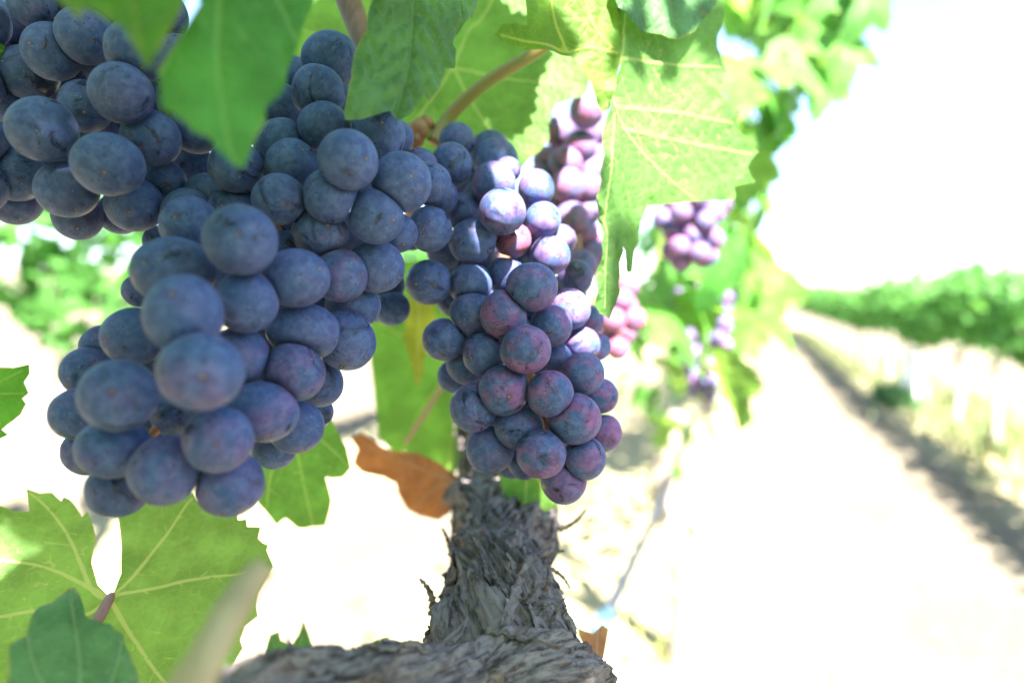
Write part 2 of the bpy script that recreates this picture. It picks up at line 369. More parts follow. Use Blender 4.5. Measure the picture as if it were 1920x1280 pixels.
# ------------------------------------------------------------------ background vine rows
def vine_trunk(h, seed, r0=.035):
    r = random.Random(seed); pth = smooth_path([(0, 0, -.08), (r.uniform(-.03, .03), r.uniform(-.03, .03), h*.35), (r.uniform(-.05, .05), r.uniform(-.04, .04), h*.7), (0, 0, h)], 14)
    V, F = tube(pth, [r0*(1.25-.4*i/13+.14*math.sin(i*2.1+seed)) for i in range(14)], 10); return V, F
def foliage_mesh(seed, n, L, h0, h1, wid):
    r = np.random.default_rng(seed); V = []; F = []; A = {'vein_main': [], 'vein_side': [], 'leaf_uv': [], 'edge_dist': []}
    for k in range(n):
        me = LEAF_LOW[k % 4]; nv = len(me.vertices); co = np.empty(nv*3); me.vertices.foreach_get('co', co); co = co.reshape(-1, 3)
        a, b, c = r.uniform(0, 6.28), r.uniform(-1.1, 1.1), r.uniform(-.9, .9); s = r.uniform(.05, .085)
        R = np.array(Matrix.Rotation(a, 3, 'Z') @ Matrix.Rotation(b, 3, 'X') @ Matrix.Rotation(c, 3, 'Y') @ Matrix.Rotation(2.2, 3, 'X'))
        hh = h0+(h1-h0)*r.beta(1.3, 1.3)*(1 if k % 9 else 1.22); ww = wid*(1-.45*abs((hh-h0)/(h1-h0)-.45))
        pos = np.array([r.uniform(-L/2, L/2), r.normal(0, .55)*ww, hh + .05*math.sin(seed+k)])
        base = len(V); V += list(co*s @ R.T + pos); F += [tuple(i+base for i in p.vertices) for p in me.polygons]
        A['vein_main'] += [1]*nv; A['vein_side'] += [1]*nv; A['edge_dist'] += [1]*nv; A['leaf_uv'] += list(co*.06+k*.13)
    o = mesh_obj('foliage', V, F, M_LEAF, attrs=A); me = o.data; bpy.data.objects.remove(o); return me
FOL = [foliage_mesh(s, 460, 1.35, .84, 1.50, .22) for s in (1, 2, 3)]
ROWROT = math.atan2(RD[1], RD[0])
def bg_vine(off, s, k, label, group):
    loc = on_row(off, s); v = empty('grape_vine', loc, label, 'vine', group); v.rotation_euler = (0, 0, ROWROT)
    V, F = vine_trunk(.85, k); mesh_obj('trunk', V, F, M_POST, v)
    o = bpy.data.objects.new('foliage', FOL[k % 3]); COL.objects.link(o); o.parent = v; o['kind'] = 'stuff'
    if k % 2: o.rotation_euler = (0, 0, math.pi)
    if off == OFF_L: o.location = (0, 0, .12)
    rv = random.Random(k*31+int(off*10)); o.scale = (rv.uniform(.95, 1.12), rv.uniform(.85, 1.2), rv.uniform(.93, 1.10))
    return v
for k in range(26):
    if k < 2: bg_vine(OFF_R, 3.4+1.25*k, k, 'leafy vine across the track, outside the right edge', 'vines across the track outside the frame')
    else: bg_vine(OFF_R, 3.4+1.25*k, k, ('%s leafy vine from the right edge in the row across the track' % ('first', 'second', 'third', 'fourth', 'fifth', 'sixth')[k-2]) if k < 8 else 'small far vine where the row across the track narrows away', 'vines of the row across the track')
for k in range(7):
    bg_vine(OFF_L, -.55+1.25*k, k+2, 'vine with sunlit leaves in the next row behind the left bunches', 'vines of the row behind the left bunches')
for k in range(4):
    BACKV = bg_vine(OFF_OWN, -4.65+1.2*k, k, 'unseen leafy vine of the near row behind the camera', 'vines of the near row behind the camera')
for k in range(8):
    bg_vine(OFF_R, 2.15-1.25*k, k, 'leafy vine across the track, outside the right edge', 'vines across the track outside the frame')
for k in range(10):
    bg_vine(OFF_OWN, 4.6+1.25*k, k+1, 'pale overexposed vine far along the row, right of the folded leaf', 'vines farther along the same row')

# ------------------------------------------------------------------ foreground vine
vine = empty('grape_vine', (0, .25, gz(0, .25)), 'old gnarled grape vine with shredding grey bark and large lobed leaves in the foreground', 'vine')

def traced_leaf(outline, anchors, mains, mat, spacing=.0016, width=.0007, bend=0., cup=0., quilt=.0006, wav=.0012, label=None, extra=None, color=(1, 1, 1, 1), teeth=0, vsp=.0085):
    """anchors: three (px,py,depth) defining the blade's plane; bend/cup in metres of out-of-plane sag"""
    a = [P(*q) for q in anchors]; nrm = np.cross(a[1]-a[0], a[2]-a[0]); nrm /= np.linalg.norm(nrm)
    if nrm @ FW > 0: nrm = -nrm
    ux = RX - nrm*(RX @ nrm); ux /= np.linalg.norm(ux); uy = np.cross(nrm, ux)
    def hit(px, py):
        d = P(px, py, 1.) - CAM; t = ((a[0]-CAM) @ nrm)/(d @ nrm); q = CAM + d*t - a[0]; return np.array([q @ ux, q @ uy])
    o2 = [hit(*p) for p in outline]
    if teeth:
        dd = densify(o2, teeth); cen = np.mean(dd, 0); o2 = []
        for i, p in enumerate(dd):
            q = p + (p-cen)/np.linalg.norm(p-cen)*(teeth*.38 if i % 2 else -teeth*.1)*random.uniform(.6, 1.2); o2.append(q)
    m2 = [[hit(*p) for p in m_] for m_ in mains]
    m2 = [[q[:2] for q in smooth_path([(*p, 0) for p in m_], 4*len(m_))] for m_ in m2]
    ex = []
    for m_ in m2:
        for i in range(len(m_)-1):
            d_ = m_[i+1]-m_[i]; L_ = np.linalg.norm(d_); nn = np.array([-d_[1], d_[0]])/max(L_, 1e-9)
            for t_ in np.arange(0, 1, spacing*.8/max(L_, spacing*.8)):
                for o_ in (-1, 0, 1): ex.append(m_[i]+d_*t_+nn*o_*width*1.1)
    v2, f, e = tri_leaf(densify(o2, spacing*1.2), spacing, ex)
    d1, d2 = vein_fields(v2, m2, width*.68, spacing=vsp)
    dm = np.clip(np.minimum(d1, d2), 0, None)
    c = v2 - v2.mean(0); ext = np.abs(c).max(0)
    z = quilt*np.minimum(dm/.0028, 1)**.7 + wav*fbm(np.c_[c*38, np.full(len(c), abs(hash(outline[0])) % 97)], 3) + bend*(c[:, 1]/ext[1])**2 + cup*(c[:, 0]/ext[0])**2
    z += (.0005 if mat in (M_UNDER, M_DRY) else -.0003)*np.exp(-(np.maximum(d1, 0)/.0006)**2)
    z += .0022*np.maximum(0, 1-e/.006)*fbm(np.c_[v2*160, np.zeros(len(v2))], 2)
    w3 = a[0] + v2[:, :1]*ux + v2[:, 1:]*uy + z[:, None]*nrm
    cen = w3.mean(0)
    ob = mesh_obj('leaf', w3-cen, f, mat, vine, loc=rel(vine, cen), attrs={'vein_main': d1, 'vein_side': d2, 'leaf_uv': np.c_[v2, z*0], 'edge_dist': e})
    ob.color = color
    if label: ob['label'] = label
    return ob

# --- leaves seen in the photograph (outlines in photograph pixels, each on its own plane and depth)
traced_leaf([(379, 0), (337, 64), (300, 124), (302, 158), (307, 191), (330, 210), (349, 225), (366, 246), (394, 255), (409, 278), (442, 311), (457, 315), (472, 285), (487, 247), (504, 222), (501, 199), (525, 178), (540, 146), (555, 101), (574, 45), (592, 0), (625, -110), (570, -240), (420, -260), (350, -120)],
            [(400, 0, .118), (440, 300, .114), (560, 60, .128)], [[(440, -250), (414, 0), (412, 120), (425, 220), (447, 308)], [(430, -150), (340, 60), (306, 130)], [(430, -150), (540, 20), (560, 80)]], M_LEAF, .0011, .0004, quilt=.0003, cup=-.0015, bend=-.001, label='blurred green leaf tip hanging in front of the dark bunches', color=(.9, 1.15, 1., 1))
traced_leaf([(60, -60), (107, 0), (155, 41), (160, 25), (190, 32), (237, 60), (257, 100), (265, 120), (275, 107), (287, 75), (310, 32), (325, 10), (345, -40), (330, -160), (180, -200)],
            [(120, 0, .112), (265, 110, .102), (320, 0, .106)], [[(230, -180), (245, 0), (265, 115)], [(230, -180), (170, -40), (155, 40)]], M_LEAF, .0012, .0005, cup=-.003, label='dark blurred leaf tip above the upper left bunch', color=(.95, .9, .6, 1))
traced_leaf([(702, 0), (692, 50), (675, 97), (662, 150), (650, 210), (652, 222), (680, 222), (705, 216), (730, 209), (737, 220), (746, 226), (767, 217), (785, 195), (795, 172), (807, 190), (825, 162), (837, 127), (849, 131), (855, 95), (850, 82), (870, 45), (880, 32), (890, 34), (900, 0), (930, -90), (880, -260), (760, -280), (690, -140)],
            [(700, 0, .172), (660, 210, .166), (880, 20, .192)], [[(770, -270), (775, -60), (770, 100), (745, 222)], [(770, -200), (860, -20), (853, 90)], [(770, -200), (710, -20), (668, 130)]], M_LEAFQ, .0009, .0004, quilt=.0019, cup=-.004, wav=.0022, label='quilted pale green leaf hanging over the top of the middle bunch', vsp=.0065)
traced_leaf([(500, -60), (530, 60), (540, 150), (570, 230), (640, 300), (780, 310), (860, 290), (930, 270), (975, 312), (992, 297), (1010, 285), (1030, 260), (1028, 237), (1040, 202), (1075, 190), (1100, 178), (1108, 140), (1130, 100), (1150, -20), (1100, -160), (800, -240), (560, -180)],
            [(600, 0, .31), (820, 280, .29), (1080, 60, .30)], [[(850, 128), (880, 60), (915, 20), (990, -150)], [(850, 128), (890, 200), (970, 305)], [(850, 128), (960, 150), (1090, 165)], [(850, 128), (720, 100), (560, 60)], [(850, 128), (780, 220), (700, 300)]], M_UNDER, .0024, .0008, cup=.004, bend=-.004, label='large green leaf behind the bunches with a sunlit lower lobe', color=(.75, .85, .6, 1), vsp=.012)
traced_leaf([(1150, -10), (1160, 50), (1155, 130), (1135, 205), (1125, 250), (1115, 330), (1110, 398), (1118, 404), (1112, 470), (1100, 530), (1099, 560), (1108, 588), (1125, 598), (1140, 570), (1155, 520), (1163, 462), (1168, 512), (1177, 510), (1187, 470), (1200, 410), (1215, 386), (1290, 379), (1360, 377), (1364, 352), (1392, 346), (1380, 318), (1398, 290), (1380, 260), (1364, 240), (1371, 215), (1335, 178), (1352, 140), (1336, 86), (1345, -10), (1330, -120), (1180, -140)],
            [(1150, 100, .232), (1112, 500, .229), (1380, 290, .275)], [[(1180, -120), (1165, 80), (1150, 200), (1215, 300), (1300, 376)], [(1158, 110), (1240, 118), (1345, 130)], [(1150, 200), (1260, 210), (1365, 235)], [(1165, 240), (1260, 262), (1392, 292)], [(1145, 215), (1128, 400), (1115, 580)]], M_UNDER, .0013, .0006, quilt=.0007, cup=.005, wav=.0022, label='sunlit overexposed leaf blade hanging right of the bunches', color=(.8, .92, .75, 1))
traced_leaf([(930, 60), (944, 42), (990, 45), (984, 0), (990, -60), (1162, -80), (1168, 50), (1162, 130), (1142, 205), (1130, 210), (1115, 180), (1095, 140), (1070, 106), (1035, 97), (990, 90), (955, 76)],
            [(1157, 60, .2305), (1132, 200, .2305), (960, 60, .222)], [[(1156, 100), (1110, 88), (1065, 98)], [(1150, 90), (1110, 40), (1080, -60)], [(1065, 98), (1040, 40), (1030, -50)], [(1060, 96), (1000, 78), (940, 60)]], M_UNDER, .0011, .0004, cup=-.003, quilt=.0006, label='yellow-green folded flap of leaf lit from behind', color=(1, 1, .55, 1))
traced_leaf([(1148, -30), (1160, 15), (1200, 55), (1240, 65), (1270, 76), (1300, 60), (1340, 8), (1350, -40), (1300, -160), (1180, -150)],
            [(1160, 0, .2265), (1270, 70, .2435), (1340, 0, .256)], [[(1240, -150), (1250, -40), (1270, 70)]], M_BLUE, .0014, .0004, label='added leaf edge standing in for the shadow on top of the sunlit blade', color=(1.4, 1.3, 1, 1))  # leaf added where a shadow falls on the blade
GV = (205, 1122)
traced_leaf([(207, 1120), (184, 1100), (173, 1062), (180, 1009), (170, 972), (164, 961), (153, 967), (131, 941), (120, 936), (116, 942), (100, 934), (53, 928), (58, 967), (28, 967), (0, 959), (-60, 950), (-130, 1050), (-120, 1200), (-60, 1330), (100, 1380), (250, 1370), (380, 1335), (426, 1280), (434, 1259), (455, 1231), (450, 1212), (459, 1186), (483, 1169), (480, 1150), (483, 1128), (512, 1084), (505, 1060), (500, 1044), (503, 1030), (484, 1016), (489, 1001), (464, 994), (462, 983), (447, 983), (443, 966), (410, 940), (372, 948), (362, 930), (300, 915), (240, 945), (223, 975), (230, 1040), (228, 1078), (216, 1106)],
            [(205, 1122, .205), (440, 1000, .232), (0, 1000, .215)], [[GV, (172, 1105), (130, 1010), (95, 962), (58, 932)], [GV, (172, 1105), (110, 1080), (40, 1062), (-80, 1050)], [GV, (240, 1095), (300, 1022), (362, 940)], [GV, (250, 1116), (340, 1098), (490, 1086)], [GV, (235, 1175), (280, 1240), (345, 1330)], [GV, (160, 1152), (60, 1150), (-90, 1180)]], M_UNDER, .0016, .0007, quilt=.0011, cup=.004, wav=.0045, label='large leaf underside with a deep notch and pale veins, lower left', vsp=.010)
traced_leaf([(128, 1090), (142, 1100), (153, 1131), (162, 1159), (175, 1167), (194, 1177), (206, 1178), (231, 1190), (236, 1209), (250, 1228), (262, 1259), (272, 1280), (280, 1340), (120, 1420), (0, 1380), (10, 1290), (14, 1259), (16, 1206), (31, 1187), (47, 1175), (56, 1150), (72, 1123), (97, 1122), (109, 1112), (120, 1097)],
            [(128, 1095, .168), (260, 1260, .152), (15, 1250, .146)], [[(140, 1400), (150, 1250), (128, 1095)], [(140, 1380), (210, 1270), (230, 1195)], [(140, 1380), (70, 1260), (50, 1175)]], M_BLUE, .0013, .0005, quilt=.0010, cup=-.004, wav=.002, label='small bluish-green leaf overlapping the notched leaf at the lower left corner', vsp=.0065, color=(1.7, 1.45, 1.5, 1))
traced_leaf([(470, 760), (460, 860), (484, 939), (499, 955), (519, 979), (535, 969), (559, 986), (586, 986), (610, 984), (618, 959), (622, 939), (610, 891), (622, 895), (642, 895), (658, 876), (650, 840), (630, 800), (600, 740), (540, 690)],
            [(470, 800, .27), (560, 980, .30), (650, 850, .29)], [[(530, 690), (560, 860), (586, 982)], [(545, 780), (610, 830), (655, 872)], [(550, 800), (510, 880), (500, 950)]], M_UNDER, .0018, .0005, label='backlit green leaf below the middle bunch', color=(.9, 1, .6, 1))
traced_leaf([(700, 480), (688, 560), (692, 640), (696, 700), (703, 760), (710, 825), (735, 845), (760, 848), (800, 880), (850, 888), (884, 862), (878, 780), (872, 700), (860, 640), (845, 560), (790, 490)],
            [(700, 560, .38), (800, 880, .42), (870, 700, .40)], [[(850, 690), (790, 770), (755, 845)], [(850, 690), (770, 640), (700, 600)], [(850, 690), (850, 800), (840, 885)]], M_UNDER, .0026, .0009, cup=-.004, label='green leaf hanging between the two large bunches', color=(.85, .95, .5, 1))
traced_leaf([(758, 560), (760, 640), (775, 700), (782, 728), (792, 700), (800, 650), (818, 600), (810, 550)], [(760, 560, .352), (782, 720, .36), (815, 600, .35)], [[(785, 540), (783, 720)]], M_YEL, .002, .0005, label='yellow leaf lobe between the two large bunches')
traced_leaf([(690, 820), (678, 835), (685, 852), (680, 880), (692, 893), (720, 895), (745, 907), (755, 935), (765, 955), (790, 968), (828, 976), (855, 965), (872, 942), (900, 948), (932, 940), (925, 923), (885, 913), (855, 890), (820, 865), (780, 850), (740, 846), (715, 836), (700, 824)],
            [(690, 840, .375), (820, 970, .335), (925, 930, .328)], [[(925, 932), (850, 905), (690, 835)], [(880, 918), (820, 920), (770, 950)], [(870, 915), (840, 940), (828, 972)]], M_DRY, .002, .0008, cup=.010, wav=.012, quilt=.0015, label='curled dry orange-brown leaf beside the bark')
traced_leaf([(938, 860), (935, 890), (940, 912), (952, 936), (968, 928), (984, 954), (1008, 944), (1020, 958), (1045, 950), (1045, 915), (1020, 880), (980, 850)], [(940, 880, .29), (985, 950, .28), (1040, 930, .28)], [[(990, 850), (985, 950)], [(990, 870), (1040, 945)]], M_UNDER, .0016, .0005, label='small bright green leaf under the right bunch', color=(1.1, 1.2, .7, 1))
traced_leaf([(-70, 640), (-5, 690), (20, 692), (45, 687), (48, 703), (40, 718), (53, 737), (38, 748), (46, 758), (33, 778), (18, 790), (0, 806), (16, 814), (-10, 826), (-70, 840)], [(0, 690, .21), (50, 740, .215), (0, 810, .205)], [[(-70, 740), (48, 738)], [(-50, 740), (40, 695)], [(-50, 742), (14, 812)]], M_LEAF, .0014, .0005, quilt=.001, label='toothed leaf edge at the left border', color=(1.2, 1.3, .8, 1))
traced_leaf([(498, 1290), (498, 1220), (506, 1190), (523, 1184), (527, 1200), (548, 1208), (560, 1190), (568, 1163), (577, 1188), (592, 1224), (602, 1290)], [(500, 1215, .25), (568, 1165, .255), (595, 1250, .25)], [[(550, 1290), (568, 1168)], [(540, 1280), (507, 1192)]], M_BLUE, .0016, .0005, label='pointed leaf tip poking up behind the horizontal arm', color=(1.4, 1.3, 1, 1))
traced_leaf([(680, 1240), (690, 1211), (712, 1200), (731, 1193), (728, 1212), (720, 1240)], [(690, 1211, .27), (730, 1195, .27), (720, 1240, .265)], [[(690, 1240), (730, 1195)]], M_LEAF, .002, .0004, color=(1.2, 1, .6, 1))
traced_leaf([(1083, 1178), (1105, 1190), (1125, 1172), (1138, 1180), (1132, 1215), (1122, 1250), (1118, 1300), (1095, 1310), (1090, 1240)], [(1085, 1180, .235), (1135, 1180, .24), (1110, 1290, .225)], [[(1110, 1300), (1115, 1180)]], M_DRY, .002, .0006, wav=.004, label='shrivelled brown leaf scrap beside the bark at the bottom', color=(.75, .95, 1.2, 1))
traced_leaf([(-40, 70), (0, 80), (10, 88), (11, 98), (2, 108), (-40, 120)], [(0, 80, .2), (10, 95, .2), (-40, 110, .2)], [[(-40, 95), (8, 95)]], M_LEAF, .002, .0004, color=(1.3, 1.3, .8, 1))

# --- petioles, canes
def stick(name, pts, r, mat, n=24, seg=12, label=None, knob=0):
    q = smooth_path([P(*p) for p in pts], n); rr = np.interp(np.linspace(0, 1, n), np.linspace(0, 1, len(r)), r)
    if knob: rr = rr*(1+knob*np.array([math.sin(i*1.7)*.5+math.sin(i*.6) for i in range(n)]))
    c = q.mean(0); V, F = tube(q-c, rr, seg); o = mesh_obj(name, V, F, mat, vine, loc=rel(vine, c))
    if label: o['label'] = label
    return o
stick('cane', [(600, -180, .26), (636, -50, .25), (664, 30, .245), (690, 100, .24), (700, 190, .24), (740, 300, .26), (780, 420, .30)], [.0048, .0045, .0043, .004, .0035], M_CANE, label='reddish-brown cane at the top centre')
stick('petiole', [(210, 1114, .2055), (204, 1124, .2025), (190, 1150, .197), (165, 1200, .19), (140, 1300, .185)], [.0008, .0014, .0016, .0017, .0018], M_PINK)
stick('petiole', [(850, 690, .40), (800, 770, .405), (760, 830, .41)], [.0012, .0012, .0011], M_PINK)
stick('dry_spur', [(300, 1400, .095), (372, 1260, .098), (425, 1160, .103), (470, 1090, .108), (498, 1062, .11)], [.0032, .003, .0026, .0023, .0019], M_STUB, label='pale blurred dry spur end close to the camera', knob=.06)

# --- old wood with shredding bark
def bark_limb(name, ctrl, rad, nl, nc, seed, amp=.0016, label=None, twist=1.6):
    q = smooth_path([P(*c) for c in ctrl], nl); rr = np.interp(np.linspace(0, 1, nl), np.linspace(0, 1, len(rad)), rad)
    L = np.concatenate([[0], np.cumsum(np.linalg.norm(np.diff(q, axis=0), axis=1))])
    tg = np.gradient(q, axis=0); tg /= np.linalg.norm(tg, axis=1)[:, None]
    a = np.cross(tg[0], [0, 0, 1.]); a /= np.linalg.norm(a); fr = []
    for t in tg: a = a - t*(a @ t); a /= np.linalg.norm(a); fr.append((a, np.cross(t, a)))
    th = np.linspace(0, 2*math.pi, nc, endpoint=False); TH, S = np.meshgrid(th, L); R0 = rr[:, None]+0*TH
    tw = TH + twist*S/.1
    cx, sx = np.cos(tw).ravel(), np.sin(tw).ravel(); s = S.ravel()
    wob = fbm(np.c_[cx*1.1, sx*1.1, s*28+seed], 3)
    warp = fbm(np.c_[cx*2, sx*2, s*60+seed+9], 3)
    fib = 1-np.abs(fbm(np.c_[cx*4.2+warp*.9, sx*4.2+warp*.9, s*26+seed], 3))*2.0
    fine = 1-np.abs(fbm(np.c_[cx*19+warp*2, sx*19+warp*2, s*70+seed], 3))*2
    pl = fbm(np.c_[cx*3.1+warp*.6, sx*3.1+warp*.6, s*34+seed*3], 3)*4.2
    plate = (np.floor(pl)+np.clip((pl-np.floor(pl))*6-4, 0, 1)*1.0 - pl*.35)
    lump = np.maximum(0, fbm(np.c_[cx*1.6+5, sx*1.6, s*45+seed+30], 2)-.15)
    disp = R0.ravel()*(.22*wob+.55*lump) + amp*(.9*fib+.12*fine+1.25*plate)
    R = R0.ravel()+disp; A = np.repeat(np.array([f[0] for f in fr]), nc, 0); B = np.repeat(np.array([f[1] for f in fr]), nc, 0); C = np.repeat(q, nc, 0)
    v = C + R[:, None]*(np.cos(TH).ravel()[:, None]*A + np.sin(TH).ravel()[:, None]*B)
    F = [(i*nc+k, i*nc+(k+1) % nc, (i+1)*nc+(k+1) % nc, (i+1)*nc+k) for i in range(nl-1) for k in range(nc)]
    F.append(tuple(range(nc))[::-1]); F.append(tuple((nl-1)*nc+k for k in range(nc)))
    c = q.mean(0); uvs = np.c_[(tw % (2*math.pi)).ravel()*0.02, s, 0.02*np.sin(tw).ravel()]
    uvs = np.c_[cx*.02, s, sx*.02]
    o = mesh_obj(name, v-c, F, M_BARK, vine, loc=rel(vine, c), attrs={'bark_uv': uvs}, smooth=True)
    if label: o['label'] = label
    return o, q, fr, R.reshape(nl, nc)
stump, SQ, SF, SG = bark_limb('trunk', [(990, 1440, .195), (970, 1300, .198), (940, 1200, .208), (934, 1115, .23), (924, 1040, .262), (955, 985, .30), (938, 925, .345), (900, 850, .40), (895, 720, .46)],
          [.0235, .0235, .0225, .0205, .0180, .0165, .0162, .0160, .0125, .0150, .0205, .0222, .0185, .012, .0095, .0095, .0095], 520, 260, 3.3, .0014, 'twisted trunk of grey shredding bark rising behind the right bunch')
arm, AQ, AF, AG = bark_limb('cordon_arm', [(330, 1420, .125), (520, 1348, .135), (700, 1318, .15), (850, 1305, .17), (985, 1290, .185), (1060, 1330, .20)], [.0092, .0095, .0100, .0122, .0150, .015], 300, 200, 8.1, .0011, 'blurred horizontal arm of old wood along the bottom edge')
bark_limb('spur', [(930, 985, .315), (900, 945, .318), (872, 925, .322), (858, 908, .325)], [.009, .0075, .006, .005], 90, 90, 14.2, .0007, 'short grey spur beside the dry orange leaf')
def bark_strip(cx, cy, z, length, ang, wid, curl, k):
    n = 16; V = []; F = []; d = math.cos(ang)*RX*1. + math.sin(ang)*UP; side = np.cross(d, -FW); c0 = P(cx, cy, z)
    for i in range(n+1):
        t = i/n; p = d*length*t - FW*curl*length*(t*t) + side*.12*length*math.sin(t*3+k)
        wv = wid*(1-.75*t)*(1+.3*math.sin(i*2.3+k)); th = .00035
        for sgn in (-1, 1):
            for q in (0, 1): V.append(p + side*wv*sgn + (-FW)*th*q + UP*.0003*math.sin(i*3.1+sgn))
    for i in range(n):
        b = i*4
        for a0, a1 in ((0, 2), (2, 3), (3, 1), (1, 0)): F.append((b+a0, b+a1, b+4+a1, b+4+a0))
    F += [(0, 1, 3, 2), (n*4, n*4+2, n*4+3, n*4+1)]
    v = np.array(V); mesh_obj('bark_strip', v, F, M_BARK, vine, loc=rel(vine, c0), attrs={'bark_uv': np.c_[v[:, 0], np.linspace(0, length, len(v)), v[:, 2]+k*.1]})
def peel(q, fr, RG, i0, th0, ln, drift, wid, lift, k):
    nl, nc = RG.shape; n = 14; V = []; F = []; uv = []
    for j in range(n+1):
        t = j/n; i = min(nl-1, int(i0+ln*t)); th = th0+drift*t+.05*math.sin(5*t+k); ww = wid*(math.sin(math.pi*min(1, .15+t*.85))**.5)*(1+.25*math.sin(j*2.1+k))
        for sg in (-1, 1):
            tt = th+sg*ww/.02; R = RG[i, int(tt/(2*math.pi)*nc) % nc]; R = max(R, RG[i, int(th/(2*math.pi)*nc) % nc]-.0008) + .0003 + lift*(t**3) + (.0006*(sg*math.sin(k)))
            for dr in (0, .0007):
                V.append(q[i]+(R+dr)*(math.cos(tt)*fr[i][0]+math.sin(tt)*fr[i][1])); uv.append((sg*ww+k*.05, t*.05+k, dr))
    for j in range(n):
        b = j*4
        for a0, a1 in ((0, 2), (2, 3), (3, 1), (1, 0)): F.append((b+a0, b+a1, b+4+a1, b+4+a0))
    F += [(0, 1, 3, 2), (n*4, n*4+2, n*4+3, n*4+1)]; v = np.array(V); c = v.mean(0)
    mesh_obj('bark_strip', v-c, F, M_BARK, vine, loc=rel(vine, c), attrs={'bark_uv': uv}, smooth=False)
rb = random.Random(4)
for k in range(95): peel(SQ, SF, SG, rb.randrange(20, 400), rb.uniform(0, 6.28), rb.choice((-1, 1))*rb.randrange(25, 80), rb.uniform(-.5, .9), rb.uniform(.0006, .0022), rb.choice((0, .0006, .0015, .004)), k)
for k in range(45): peel(AQ, AF, AG, rb.randrange(60, 240), rb.uniform(0, 6.28), rb.choice((-1, 1))*rb.randrange(25, 60), rb.uniform(-.5, .9), rb.uniform(.0005, .0016), rb.choice((0, .0005, .001, .002)), k+200)
for k, a in enumerate([(812, 1150, .222, .013, 1.9, .0016, .2), (825, 1130, .225, .010, 1.2, .0012, -.1), (1010, 1050, .245, .010, .35, .0012, .3), (1018, 1058, .243, .012, -.7, .0011, .2), (1000, 1075, .24, .009, 1.0, .0009, .2),
                       (905, 1120, .212, .012, .5, .0011, .25), (960, 1140, .203, .012, .9, .0009, .3), (1010, 1120, .208, .011, 1.25, .0009, .3), (880, 1165, .205, .010, .2, .001, .3), (985, 1175, .196, .012, .7, .0008, .25),
                       (1040, 1190, .196, .012, 1.4, .0009, .2), (860, 1040, .268, .013, 2.2, .0016, .2), (955, 1040, .25, .012, .4, .0012, .3), (1045, 990, .29, .015, .6, .0016, .2), (850, 1200, .2, .011, .4, .0009, .2), (930, 1085, .222, .010, .1, .0009, .3)]):
    bark_strip(*a, k)

# ------------------------------------------------------------------ grape bunches
bm = bmesh.new(); bmesh.ops.create_icosphere(bm, subdivisions=5, radius=1); ICO4 = (np.array([v.co[:] for v in bm.verts]), [tuple(v.index for v in f.verts) for f in bm.faces]); bm.free()
bm = bmesh.new(); bmesh.ops.create_icosphere(bm, subdivisions=3, radius=1); ICO3 = (np.array([v.co[:] for v in bm.verts]), [tuple(v.index for v in f.verts) for f in bm.faces]); bm.free()
def scar_mesh():
    pr = [(0, .62), (.16, .60), (.26, .40), (.36, .16), (.62, .14), (.85, .08), (1.0, -.10)]; V = [(0, 0, pr[0][1])]; F = []; n = 10
    for j, (r, z) in enumerate(pr[1:]):
        for k in range(n):
            w_ = 1+.16*math.sin(k*2.4+j); V.append((r*w_*math.cos(2*math.pi*k/n), r*w_*math.sin(2*math.pi*k/n), z))
    for k in range(n): F.append((0, 1+k, 1+(k+1) % n))
    for j in range(len(pr)-2):
        for k in range(n): F.append((1+j*n+k, 1+(j+1)*n+k, 1+(j+1)*n+(k+1) % n, 1+j*n+(k+1) % n))
    o = mesh_obj('style_scar', V, F, M_SCAR); me = o.data; bpy.data.objects.remove(o); return me
SCAR = scar_mesh()
